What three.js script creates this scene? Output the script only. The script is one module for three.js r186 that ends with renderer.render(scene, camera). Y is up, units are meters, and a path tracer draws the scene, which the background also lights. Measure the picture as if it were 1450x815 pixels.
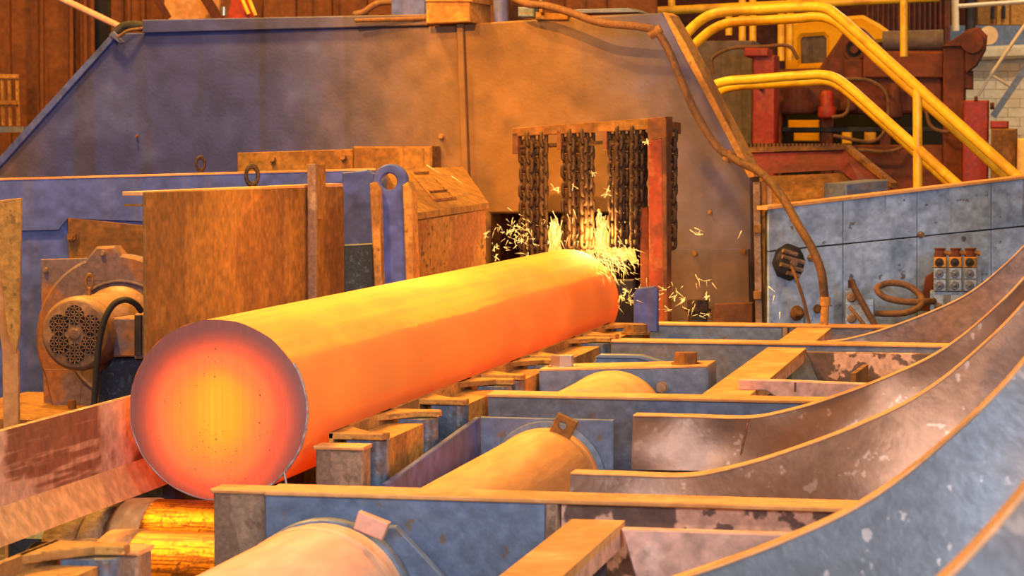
import * as THREE from 'three';
import { RectAreaLightUniformsLib } from 'three/addons/lights/RectAreaLightUniformsLib.js';
import { ConvexGeometry } from 'three/addons/geometries/ConvexGeometry.js';
import { mergeGeometries } from 'three/addons/utils/BufferGeometryUtils.js';

// ------------------------------------------------------------------ camera, lights, exposure
const scene = new THREE.Scene();
const F = 3500, EYE = new THREE.Vector3(0, 1.57, 0);                 // focal length in pixels of the 1450 x 815 frame
const pitch = Math.atan(188.5 / F), yaw = Math.atan(743 * Math.cos(pitch) / F);
const camera = new THREE.PerspectiveCamera(2 * Math.atan(407.5 / F) * 180 / Math.PI, 1450 / 815, 0.1, 120);
camera.position.copy(EYE); camera.rotation.set(-pitch, yaw, 0, 'YXZ'); camera.updateMatrixWorld(true);
const renderer = new THREE.WebGLRenderer({ antialias: true });
renderer.toneMapping = THREE.LinearToneMapping; renderer.toneMappingExposure = 1.0;
renderer.shadowMap.enabled = true;
camera.focus = 8.6; camera.userData.fStop = 9;
scene.background = new THREE.Color(0x000000);
RectAreaLightUniformsLib.init();
const SODIUM = new THREE.Color(1.0, 0.5, 0.09), COOL_FILL = new THREE.Color(0.8, 0.88, 1.0), WARM = new THREE.Color(1.0, 0.84, 0.6), FURNACE = new THREE.Color(1.0, 0.42, 0.06);
// sodium high-bay lamps under the hall roof, plus warm white ones added as fill: [x, y, z, intensity]
const HIGHBAYS = [[-4.9, 6.4, -8.0, 640], [-5.3, 6.4, -12.0, 600], [1.8, 6.4, -8.6, 190], [-5.2, 6.4, -4.8, 110], [-4.5, 6.8, -16.6, 150], [0.5, 6.8, -17.0, 130], [-7.5, 6.8, -17.2, 100], [0.6, 6.8, -23.2, 230, 1], [3.2, 6.2, -1.6, 330, 1]];
// unseen windows added behind the camera for cool front fill: [x, y, width, height, intensity]
const FILL_WINDOWS = [[0.4, 3.4, 3.2, 2.2, 27], [5.0, 3.4, 3.2, 2.2, 38]];
// sodium spot lamps on the crane girder: position, target, intensity, angle
const SPOTS = [[[-3.2, 5.2, -6.5], [-2.95, 1.85, -13.2], 300, 0.19]];

// ------------------------------------------------------------------ picture to place
const V = (x, y, z) => new THREE.Vector3(x, y, z);
const ray = (px, py) => V((px - 725) / F, -(py - 407.5) / F, -1).applyQuaternion(camera.quaternion);
const P = (px, py, w) => { const d = ray(px, py); return d.multiplyScalar(w / -d.z).add(EYE); };            // on the cross plane z = -w
const PX = (px, py, X) => { const d = ray(px, py); return d.multiplyScalar(X / d.x).add(EYE); };
const PY = (px, py, Y) => { const d = ray(px, py); return d.multiplyScalar((Y - EYE.y) / d.y).add(EYE); };
const plane = (o, u, v) => ({ o, u: u.clone().normalize(), v: v.clone().normalize(), n: u.clone().cross(v).normalize() });
const Zp = (w) => plane(V(0, 0, -w), V(1, 0, 0), V(0, 1, 0));
const Xp = (X) => plane(V(X, 0, 0), V(0, 0, -1), V(0, 1, 0));
const Yp = (Y) => plane(V(0, Y, 0), V(1, 0, 0), V(0, 0, -1));
const Op = (pa, wa, pb, wb) => { const a = P(pa, 219, wa), b = P(pb, 219, wb); return plane(V(a.x, 0, a.z), V(b.x - a.x, 0, b.z - a.z), V(0, 1, 0)); };
const shift = (pl, d) => ({ ...pl, o: pl.o.clone().addScaledVector(pl.n, d) });
const hit = (px, py, pl) => { const d = ray(px, py); const t = pl.o.clone().sub(EYE).dot(pl.n) / d.dot(pl.n); return d.multiplyScalar(t).add(EYE); };
const loc = (p, pl) => { const q = p.clone().sub(pl.o); return [q.dot(pl.u), q.dot(pl.v)]; };
const px2 = (poly, pl) => poly.map(([x, y]) => loc(hit(x, y, pl), pl));

// ------------------------------------------------------------------ random numbers and noise
let seed = 7;
const rnd = () => { seed = (seed * 1664525 + 1013904223) >>> 0; return seed / 4294967296; };
const rr = (a, b) => a + (b - a) * rnd();
const S = 512;
const sm = (a, b, x) => { const t = Math.min(1, Math.max(0, (x - a) / (b - a))); return t * t * (3 - 2 * t); };
function field(fx, fy, oct, salt) {                                   // tileable value noise, 0..1
  const out = new Float32Array(S * S); let amp = 1, tot = 0;
  for (let o = 0; o < oct; o++) {
    const w = Math.min(S, fx << o), h = Math.min(S, fy << o), g = new Float32Array(w * h);
    let s = (salt * 7919 + o * 104729) >>> 0;
    for (let i = 0; i < w * h; i++) { s = (Math.imul(s, 1664525) + 1013904223) >>> 0; g[i] = s / 4294967296; }
    for (let y = 0; y < S; y++) {
      const fy_ = y / S * h, y0 = Math.floor(fy_), ty = sm(0, 1, fy_ - y0), y1 = (y0 + 1) % h;
      for (let x = 0; x < S; x++) {
        const fx_ = x / S * w, x0 = Math.floor(fx_), tx = sm(0, 1, fx_ - x0), x1 = (x0 + 1) % w;
        const a = g[y0 * w + x0] * (1 - tx) + g[y0 * w + x1] * tx, b = g[y1 * w + x0] * (1 - tx) + g[y1 * w + x1] * tx;
        out[y * S + x] += amp * (a * (1 - ty) + b * ty);
      }
    }
    tot += amp; amp *= 0.55;
  }
  let lo = 9, hi = -9; for (const v of out) { lo = Math.min(lo, v); hi = Math.max(hi, v); }
  for (let i = 0; i < out.length; i++) out[i] = (out[i] - lo) / (hi - lo);
  return out;
}
const N = { big: field(3, 3, 6, 1), mid: field(8, 8, 5, 2), fine: field(48, 48, 3, 3), patch: field(5, 5, 6, 4), streakV: field(40, 2, 4, 5), streakH: field(4, 72, 4, 6), speck: field(30, 30, 4, 8) };
function dataTexture(data, w, h, colour) {
  const t = new THREE.DataTexture(data, w, h); t.magFilter = THREE.LinearFilter; t.minFilter = THREE.LinearMipmapLinearFilter; t.generateMipmaps = true;
  t.wrapS = t.wrapT = THREE.RepeatWrapping; if (colour) t.colorSpace = THREE.SRGBColorSpace; t.needsUpdate = true; return t;
}
function paint(fn) {
  const d = new Uint8Array(S * S * 4);
  for (let i = 0; i < S * S; i++) { const c = fn(i); d[i * 4] = c[0]; d[i * 4 + 1] = c[1]; d[i * 4 + 2] = c[2]; d[i * 4 + 3] = 255; }
  return d;
}
const mix3 = (a, b, t) => [a[0] + (b[0] - a[0]) * t, a[1] + (b[1] - a[1]) * t, a[2] + (b[2] - a[2]) * t];
const clamp8 = (c, k) => [Math.min(255, Math.max(0, c[0] * k)), Math.min(255, Math.max(0, c[1] * k)), Math.min(255, Math.max(0, c[2] * k))];
const bumpT = dataTexture(paint((i) => { const v = 255 * (0.55 * N.fine[i] + 0.45 * N.mid[i]); return [v, v, v]; }), S, S, false);
// layers: [colour, field, from, to] laid over the base colour one after another
function mat(base, layers = [], { rough = 0.7, metal = 0, size = 1.2, grain = 0.18, bump = 0.0015, sheen } = {}) {
  const map = dataTexture(paint((i) => {
    let c = base; for (const [col, f, a, b, k = 1] of layers) c = mix3(c, col, k * sm(a, b, N[f][i]));
    return clamp8(c, 1 + grain * (N.fine[i] - 0.5) * 2);
  }), S, S, true);
  map.repeat.set(1 / size, 1 / size);
  const bt = bumpT.clone(); bt.repeat.set(1 / (size * 0.5), 1 / (size * 0.5)); bt.needsUpdate = true;
  return new THREE.MeshPhysicalMaterial({ map, roughness: rough, metalness: metal, bumpMap: bt, bumpScale: bump, side: THREE.DoubleSide });
}
const flat = (hex, rough = 0.6, metal = 0) => new THREE.MeshStandardMaterial({ color: hex, roughness: rough, metalness: metal, side: THREE.DoubleSide });
const M = {
  blue: mat([102, 116, 144], [[[116, 122, 136], 'mid', 0.45, 0.85, 0.6], [[128, 96, 74], 'speck', 0.74, 0.8, 0.7]], { rough: 0.5 }),
  violet: mat([72, 84, 152], [[[98, 92, 128], 'streakV', 0.5, 0.85, 0.6], [[66, 78, 132], 'mid', 0.55, 0.85]], { rough: 0.6, size: 2.2, grain: 0.25 }),
  housing: mat([80, 88, 140], [[[92, 88, 124], 'big', 0.4, 0.75, 0.5], [[70, 76, 122], 'streakV', 0.55, 0.9, 0.5]], { rough: 0.62, size: 2.6, grain: 0.16 }),
  panel: mat([160, 180, 212], [[[128, 148, 180], 'mid', 0.45, 0.8], [[70, 62, 62], 'streakV', 0.72, 0.9, 0.55], [[84, 66, 58], 'speck', 0.76, 0.84, 0.7]], { rough: 0.5, size: 1.4 }),
  rust: mat([140, 96, 40], [[[118, 76, 32], 'big', 0.4, 0.7], [[88, 52, 30], 'streakV', 0.62, 0.85, 0.35], [[166, 110, 52], 'mid', 0.6, 0.9, 0.3]], { rough: 0.85, grain: 0.24 }),
  rustSpot: mat([144, 98, 42], [[[60, 38, 26], 'speck', 0.66, 0.76, 0.85], [[130, 76, 38], 'big', 0.4, 0.7]], { rough: 0.85, grain: 0.24, size: 0.9 }),
  dust: mat([228, 164, 104], [[[204, 140, 82], 'big', 0.4, 0.75], [[236, 184, 134], 'mid', 0.6, 0.9, 0.6]], { rough: 0.95, grain: 0.1 }),
  dustPale: mat([232, 174, 152], [[[222, 156, 130], 'big', 0.4, 0.75], [[232, 196, 176], 'patch', 0.6, 0.75, 0.7]], { rough: 0.95, grain: 0.08 }),
  railFoot: mat([230, 182, 130], [[[186, 128, 84], 'mid', 0.5, 0.8, 0.7]], { rough: 0.4, metal: 0.3 }),
  rustDark: mat([112, 66, 36], [[[84, 50, 30], 'mid', 0.45, 0.8], [[134, 80, 42], 'patch', 0.6, 0.75, 0.7]], { rough: 0.8 }),
  postRed: mat([150, 60, 38], [[[120, 52, 34], 'mid', 0.5, 0.85], [[168, 100, 60], 'patch', 0.7, 0.76, 0.6]], { rough: 0.65 }),
  steelBlue: mat([112, 108, 116], [[[92, 106, 138], 'big', 0.4, 0.7, 0.7], [[116, 88, 72], 'speck', 0.68, 0.78, 0.7]], { rough: 0.5 }),
  steelBrown: mat([128, 96, 82], [[[136, 112, 100], 'big', 0.45, 0.8], [[92, 74, 66], 'mid', 0.6, 0.9, 0.6]], { rough: 0.45, metal: 0.25 }),
  peel: mat([112, 82, 68], [[[222, 168, 138], 'patch', 0.66, 0.7, 0.95], [[90, 66, 54], 'mid', 0.6, 0.9, 0.5]], { rough: 0.7, size: 0.9 }),
  pink: mat([222, 168, 150], [[[168, 118, 98], 'speck', 0.72, 0.82, 0.6], [[236, 204, 192], 'mid', 0.55, 0.85, 0.7]], { rough: 0.8 }),
  curved: mat([168, 118, 88], [[[232, 188, 164], 'speck', 0.7, 0.78, 0.6], [[134, 100, 84], 'big', 0.45, 0.8, 0.7]], { rough: 0.36, metal: 0.55, size: 1.3, grain: 0.1, bump: 0.0006 }),
  curvedEdge: mat([226, 160, 108], [[[176, 122, 84], 'mid', 0.5, 0.8]], { rough: 0.6, grain: 0.1 }),
  curvedBlue: mat([118, 118, 124], [[[220, 196, 186], 'speck', 0.76, 0.82, 0.7], [[136, 110, 96], 'big', 0.45, 0.85, 0.6]], { rough: 0.38, metal: 0.45, size: 1.1, grain: 0.1, bump: 0.0006 }),
  block: mat([126, 98, 78], [[[160, 130, 106], 'patch', 0.6, 0.66, 0.7]], { rough: 0.75, size: 0.5 }),
  rail: mat([226, 186, 160], [[[132, 80, 60], 'big', 0.45, 0.66, 0.85], [[222, 176, 148], 'streakH', 0.42, 0.7, 0.75], [[120, 62, 46], 'mid', 0.62, 0.8, 0.5]], { rough: 0.5, metal: 0.35, size: 1.3 }),
  pan: mat([192, 134, 62], [[[152, 102, 48], 'big', 0.4, 0.7], [[104, 70, 42], 'speck', 0.7, 0.8, 0.5]], { rough: 0.9, size: 0.8 }),
  post: mat([80, 96, 118], [[[104, 118, 138], 'mid', 0.5, 0.8], [[96, 76, 64], 'patch', 0.7, 0.78, 0.7]], { rough: 0.4, metal: 0.2, size: 0.7 }),
  motor: mat([150, 112, 80], [[[118, 90, 74], 'big', 0.4, 0.7], [[172, 130, 92], 'mid', 0.6, 0.9, 0.5]], { rough: 0.5, size: 0.8 }),
  flange: mat([112, 92, 100], [[[150, 98, 62], 'big', 0.45, 0.7], [[92, 88, 116], 'mid', 0.6, 0.9, 0.6]], { rough: 0.7, size: 0.9 }),
  chain: mat([78, 54, 34], [[[54, 40, 30], 'mid', 0.5, 0.8], [[120, 78, 46], 'speck', 0.6, 0.8, 0.6]], { rough: 0.65, metal: 0.35, size: 0.3 }),
  hose: mat([112, 74, 42], [[[82, 56, 38], 'mid', 0.5, 0.85]], { rough: 0.75, size: 0.5 }),
  dark: mat([40, 36, 40], [[[58, 48, 44], 'mid', 0.5, 0.8]], { rough: 0.8 }),
  darkBlue: mat([44, 54, 74], [[[74, 88, 112], 'speck', 0.6, 0.75, 0.8]], { rough: 0.5, size: 0.5 }),
  black: flat(0x141216, 0.85),
  cab: mat([250, 176, 0], [], { rough: 0.85, grain: 0.04 }),
  yellow: mat([255, 194, 40], [[[200, 138, 34], 'mid', 0.55, 0.85, 0.7]], { rough: 0.42, grain: 0.08 }),
  red: mat([158, 44, 22], [[[130, 38, 20], 'mid', 0.5, 0.85], [[170, 84, 48], 'patch', 0.74, 0.8, 0.4]], { rough: 0.6 }),
  redDust: mat([104, 32, 42], [[[96, 34, 34], 'big', 0.45, 0.75]], { rough: 0.75 }),
  oxide: mat([116, 54, 26], [[[92, 42, 22], 'big', 0.4, 0.7], [[130, 66, 34], 'mid', 0.6, 0.9, 0.6]], { rough: 0.8, size: 1.6 }),
  greyWall: mat([104, 88, 78], [[[86, 72, 64], 'streakV', 0.5, 0.8]], { rough: 0.85, size: 2 }),
  sheet: mat([122, 68, 32], [[[92, 50, 26], 'streakV', 0.5, 0.85], [[138, 80, 38], 'big', 0.5, 0.8, 0.6]], { rough: 0.85, size: 2 }),
  white: mat([236, 214, 178], [[[220, 194, 154], 'mid', 0.5, 0.85]], { rough: 0.85, grain: 0.06, size: 2 }),
  valve: mat([150, 166, 186], [[[116, 126, 142], 'mid', 0.5, 0.8]], { rough: 0.45, metal: 0.3, size: 0.3 }),
  concrete: mat([92, 78, 70], [[[70, 58, 52], 'big', 0.4, 0.75], [[44, 38, 36], 'patch', 0.62, 0.72, 0.7]], { rough: 0.9, size: 2.5 }),
  gold: mat([176, 108, 22], [[[96, 56, 16], 'streakH', 0.45, 0.7, 0.9], [[80, 48, 20], 'speck', 0.6, 0.8, 0.7]], { rough: 0.45, metal: 0.9, size: 0.4, grain: 0.2, bump: 0.001 }),
  silver: flat(0xb9b6b4, 0.35, 0.8),
};

M.wall = (() => {                                                     // blue paint, with the orange light round the billet's entry painted in as brown; one period is 5.2 m
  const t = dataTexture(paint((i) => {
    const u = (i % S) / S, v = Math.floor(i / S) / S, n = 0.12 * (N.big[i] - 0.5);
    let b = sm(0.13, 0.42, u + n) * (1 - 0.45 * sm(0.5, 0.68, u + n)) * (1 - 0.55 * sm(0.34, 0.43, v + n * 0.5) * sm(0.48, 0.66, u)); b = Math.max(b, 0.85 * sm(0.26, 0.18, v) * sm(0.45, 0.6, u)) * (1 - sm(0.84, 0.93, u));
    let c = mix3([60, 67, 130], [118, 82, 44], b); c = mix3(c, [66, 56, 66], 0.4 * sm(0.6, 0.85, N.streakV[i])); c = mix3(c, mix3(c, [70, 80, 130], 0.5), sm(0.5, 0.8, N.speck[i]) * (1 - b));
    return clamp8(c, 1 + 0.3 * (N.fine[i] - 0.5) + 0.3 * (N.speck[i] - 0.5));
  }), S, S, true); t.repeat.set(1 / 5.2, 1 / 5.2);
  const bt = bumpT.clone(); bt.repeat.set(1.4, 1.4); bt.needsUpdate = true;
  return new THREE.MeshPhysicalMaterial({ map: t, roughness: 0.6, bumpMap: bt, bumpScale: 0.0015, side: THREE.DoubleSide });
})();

// ------------------------------------------------------------------ geometry helpers (everything is built in world metres, then a thing is moved to its base)
function uvBox(g) {
  if (!g.attributes.normal) g.computeVertexNormals();
  if (g.userData.keep) return g.index ? g.toNonIndexed() : g;
  g = g.index ? g.toNonIndexed() : g;
  const p = g.attributes.position, uv = new Float32Array(p.count * 2), a = V(), b = V(), c = V(), n = V();
  for (let i = 0; i < p.count; i += 3) {
    a.fromBufferAttribute(p, i); b.fromBufferAttribute(p, i + 1); c.fromBufferAttribute(p, i + 2);
    n.copy(b).sub(a).cross(c.clone().sub(a)); const x = Math.abs(n.x), y = Math.abs(n.y), z = Math.abs(n.z);
    [a, b, c].forEach((q, k) => { const j = (i + k) * 2; if (y >= x && y >= z) { uv[j] = q.x; uv[j + 1] = q.z; } else if (x >= z) { uv[j] = q.z; uv[j + 1] = q.y; } else { uv[j] = q.x; uv[j + 1] = q.y; } });
  }
  g.setAttribute('uv', new THREE.BufferAttribute(uv, 2));
  for (const k of Object.keys(g.attributes)) if (!['position', 'normal', 'uv'].includes(k)) g.deleteAttribute(k);
  return g;
}
function extrude(shape, pl, t, bev = 0.004) {
  const b = Math.min(bev, t * 0.45);
  const g = new THREE.ExtrudeGeometry(shape, { depth: t - 2 * b, bevelEnabled: b > 0, bevelThickness: b, bevelSize: b, bevelOffset: -b, bevelSegments: 1, curveSegments: 24 });
  g.translate(0, 0, b - t);
  const m = new THREE.Matrix4().makeBasis(pl.u, pl.v, pl.n); m.setPosition(pl.o);
  return g.applyMatrix4(m);
}
const shapeOf = (pts) => { let a = 0; pts.forEach(([x, y], i) => { const [u, v] = pts[(i + 1) % pts.length]; a += x * v - u * y; }); return new THREE.Shape((a < 0 ? [...pts].reverse() : pts).map(([x, y]) => new THREE.Vector2(x, y))); };
const plateW = (pts, pl, t, bev, holes = []) => { const s = shapeOf(pts); for (const h of holes) s.holes.push(h.getPoints ? h : new THREE.Path(h.map(([x, y]) => new THREE.Vector2(x, y)))); return extrude(s, pl, t, bev); };
const plate = (poly, pl, t, bev, holes = []) => plateW(px2(poly, pl), pl, t, bev, holes);
const holeAt = (px, py, r, pl) => { const [x, y] = loc(hit(px, py, pl), pl); const h = new THREE.Path(); h.absarc(x, y, r, 0, Math.PI * 2, true); return h; };
const box = (x0, x1, y0, y1, z0, z1, b = 0.004) => plateW([[x0, y0], [x1, y0], [x1, y1], [x0, y1]], plane(V(0, 0, Math.max(z0, z1)), V(1, 0, 0), V(0, 1, 0)), Math.abs(z1 - z0), b);
const pbox = (x0, y0, x1, y1, w, t, b) => plate([[x0, y0], [x1, y0], [x1, y1], [x0, y1]], Zp(w), t, b);
const tube = (pts, r, seg = 0, closed = false, radial = 10) => new THREE.TubeGeometry(new THREE.CatmullRomCurve3(pts, closed, 'centripetal'), seg || pts.length * 8, r, radial, closed);
const ptube = (pts, r, seg) => { const v = pts.map(([x, y, w]) => P(x, y, w)); return mergeGeometries([tube(v, r, seg), ...[v[0], v[v.length - 1]].map((q) => new THREE.SphereGeometry(r, 10, 8).translate(q.x, q.y, q.z))]); };
function rod(a, b, r, r2 = r, seg = 20) { const d = b.clone().sub(a), g = new THREE.CylinderGeometry(r2, r, d.length(), seg); g.applyQuaternion(new THREE.Quaternion().setFromUnitVectors(V(0, 1, 0), d.clone().normalize())); const m = a.clone().add(b).multiplyScalar(0.5); return g.translate(m.x, m.y, m.z); }
function bar(a, b, wide, high, up = V(0, 1, 0)) {                      // square bar from a to b
  const d = b.clone().sub(a), u = d.clone().normalize(), s = u.clone().cross(up).normalize(), t = s.clone().cross(u);
  const g = new THREE.BoxGeometry(d.length(), high, wide); const m = new THREE.Matrix4().makeBasis(u, t, s); m.setPosition(a.clone().add(b).multiplyScalar(0.5)); return g.applyMatrix4(m);
}
function lathe(profile, a, dir) { const g = new THREE.LatheGeometry(profile.map(([r, y]) => new THREE.Vector2(Math.max(r, 1e-4), y)), 40); g.applyQuaternion(new THREE.Quaternion().setFromUnitVectors(V(0, 1, 0), dir.clone().normalize())); { const u = g.attributes.uv, L = profile.reduce((m, [, y], i) => m + (i ? Math.hypot(y - profile[i - 1][1], profile[i][0] - profile[i - 1][0]) : 0), 0), rm = Math.max(...profile.map((q) => q[0])); for (let i = 0; i < u.count; i++) u.setXY(i, u.getX(i) * Math.max(0.3, Math.round(rm * 2 * Math.PI / 0.3) * 0.3), u.getY(i) * L); } g.userData.keep = true; return g.translate(a.x, a.y, a.z); }
const hexHead = (a, dir, r, h) => mergeGeometries([rod(a, a.clone().addScaledVector(dir, h), r, r * 0.97, 6), rod(a.clone().addScaledVector(dir, -0.001), a.clone().addScaledVector(dir, h * 0.22), r * 1.15, r * 1.15, 20)].map((g) => { const k = g.toNonIndexed(); k.computeVertexNormals(); return k; }));
const hull = (pts) => new ConvexGeometry(pts);
const slab = (pts, d) => hull([...pts, ...pts.map((p) => p.clone().add(d))]);                                     // convex outline pushed along d

// ------------------------------------------------------------------ things and parts
const used = {};
const numbered = (n) => { const k = (used[n] = (used[n] ?? -1) + 1); return k ? n + '_' + String(k).padStart(3, '0') : n; };
const tag = (o, label, category, group) => { o.userData.label = label; o.userData.category = category; if (group) o.userData.group = group; return o; };
function thing(name, label, category, group) { const o = new THREE.Group(); o.name = numbered(name); scene.add(o); return tag(o, label, category, group); }
function part(o, name, geos, m, label, keepUv) {
  const list = (Array.isArray(geos) ? geos : [geos]).map((g) => (keepUv ? g : uvBox(g)));
  const mesh = new THREE.Mesh(list.length > 1 ? mergeGeometries(list) : list[0], m); mesh.name = name; mesh.castShadow = mesh.receiveShadow = true; o.add(mesh);
  if (label) mesh.userData.label = label; return mesh;
}
function done(o) {                                                      // move the group to the base of what it holds
  const b = new THREE.Box3().setFromObject(o), c = V((b.min.x + b.max.x) / 2, b.min.y, (b.min.z + b.max.z) / 2);
  o.children.forEach((k) => k.position.sub(c)); o.position.copy(c); return o;
}
function one(name, geos, m, label, category, group) {                   // a thing that is a single mesh
  const list = (Array.isArray(geos) ? geos : [geos]).map(uvBox), g = list.length > 1 ? mergeGeometries(list) : list[0];
  g.computeBoundingBox(); const b = g.boundingBox, c = V((b.min.x + b.max.x) / 2, b.min.y, (b.min.z + b.max.z) / 2); g.translate(-c.x, -c.y, -c.z);
  const o = new THREE.Mesh(g, m); o.name = numbered(name); o.position.copy(c); o.castShadow = o.receiveShadow = true; scene.add(o); return tag(o, label, category, group);
}
function struct(name, geos, m) { const list = (Array.isArray(geos) ? geos : [geos]).map(uvBox); const o = new THREE.Mesh(list.length > 1 ? mergeGeometries(list) : list[0], m); o.name = name; o.userData.kind = 'structure'; o.castShadow = o.receiveShadow = true; scene.add(o); return o; }

// ------------------------------------------------------------------ the hall
const HX0 = -16, HX1 = 9, HZ0 = -30, HZ1 = 5, HY = 8;
struct('floor', box(HX0 - 0.3, HX1 + 0.3, -0.3, 0, HZ0 - 0.3, HZ1 + 0.3, 0), M.concrete);
struct('ceiling', box(HX0 - 0.3, HX1 + 0.3, HY, HY + 0.3, HZ0 - 0.3, HZ1 + 0.3, 0), M.greyWall);
struct('wall_left', box(HX0 - 0.3, HX0, 0, HY, HZ0, HZ1, 0), M.sheet);
struct('wall_right', box(HX1, HX1 + 0.3, 0, HY, HZ0, HZ1, 0), M.greyWall);
const wallBack = struct('wall_back', box(HX0, HX1, 0, HY, HZ0 - 0.3, HZ0, 0), M.oxide);
{ // front wall with openings for the two added fill windows
  const holes = FILL_WINDOWS.map(([x, y, w, h]) => [[x - w / 2, y - h / 2], [x - w / 2, y + h / 2], [x + w / 2, y + h / 2], [x + w / 2, y - h / 2]]);
  struct('wall_front', plateW([[HX0, 0], [HX1, 0], [HX1, HY], [HX0, HY]], plane(V(0, 0, HZ1 + 0.3), V(1, 0, 0), V(0, 1, 0)), 0.3, 0, holes), M.greyWall);
  FILL_WINDOWS.forEach(([x, y, w, h, I], i) => {
    const f = struct('fill_window_' + (i + 1), [box(x - w / 2, x - w / 2 + 0.06, y - h / 2, y + h / 2, HZ1 + 0.05, HZ1 + 0.15), box(x + w / 2 - 0.06, x + w / 2, y - h / 2, y + h / 2, HZ1 + 0.05, HZ1 + 0.15), box(x - w / 2, x + w / 2, y - h / 2, y - h / 2 + 0.06, HZ1 + 0.05, HZ1 + 0.15), box(x - w / 2, x + w / 2, y + h / 2 - 0.06, y + h / 2, HZ1 + 0.05, HZ1 + 0.15), box(x - 0.03, x + 0.03, y - h / 2, y + h / 2, HZ1 + 0.05, HZ1 + 0.15)], M.greyWall);
    const glow = new THREE.MeshStandardMaterial({ color: 0x202428, emissive: COOL_FILL, emissiveIntensity: 1.5, roughness: 0.4 });
    const pane = new THREE.Mesh(uvBox(box(x - w / 2, x + w / 2, y - h / 2, y + h / 2, HZ1 + 0.16, HZ1 + 0.18, 0)), glow); pane.name = 'fill_pane'; f.add(pane);
    const L = new THREE.RectAreaLight(COOL_FILL, I, w, h); L.position.set(x, y, HZ1 - 0.02); L.lookAt(x - 0.6, 1.2, -10); scene.add(L);
  });
}
HIGHBAYS.forEach(([x, y, z, I, white], i) => {
  const where = ['above the fan motor', 'above the blue machine casing', 'above the right side of the curved skids', 'above the left guide rail', 'behind the blue mill housing', 'above the red manipulator', 'in the far left corner of the hall', 'in front of the pale block wall', 'over the right foreground, nearest the photographer'][i];
  const o = thing('high_bay_lamp', (white ? 'added warm white fill' : 'sodium') + ' high-bay lamp hanging under the hall roof ' + where, 'lamp');
  part(o, 'stem', rod(V(x, y + 0.4, z), V(x, HY - 0.004, z), 0.02), M.dark);
  part(o, 'shade', lathe([[0.12, 0.42], [0.16, 0.4], [0.42, 0.06], [0.44, 0], [0.425, 0], [0.4, 0.06], [0.14, 0.38], [0.001, 0.38]], V(x, y, z), V(0, 1, 0)), M.silver);
  part(o, 'glowing_lens', rod(V(x, y + 0.1, z), V(x, y + 0.12, z), 0.36, 0.36, 32), new THREE.MeshStandardMaterial({ color: 0x332211, emissive: white ? WARM : SODIUM, emissiveIntensity: 2 }));
  done(o);
  const L = new THREE.RectAreaLight(white ? WARM : SODIUM, I, 0.6, 0.6); L.position.set(x, y - 0.01, z); L.lookAt(x, 0, z); scene.add(L);
});
SPOTS.forEach(([p, t, I, ang]) => {
  const a = V(...p), d = V(...t).sub(a).normalize();
  const o = thing('spot_lamp', 'sodium spot lamp on a drop pipe aimed at the mill housing', 'lamp');
  part(o, 'drop_pipe', rod(a.clone().addScaledVector(d, -0.2), V(a.x, HY - 0.004, a.z), 0.025), M.dark);
  part(o, 'shade', lathe([[0.001, -0.2], [0.09, -0.19], [0.15, 0.05], [0.14, 0.05], [0.08, -0.17], [0.001, -0.18]], a, d), M.silver);
  part(o, 'glowing_lens', rod(a.clone().addScaledVector(d, -0.02), a.clone(), 0.12, 0.12, 28), new THREE.MeshStandardMaterial({ color: 0x332211, emissive: FURNACE, emissiveIntensity: 2 }));
  done(o);
  const L = new THREE.SpotLight(FURNACE, I, 0, ang, 0.9, 2); L.position.copy(a).addScaledVector(d, 0.07); L.target.position.set(...t); L.castShadow = true; L.shadow.radius = 4; scene.add(L, L.target);
});

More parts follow.
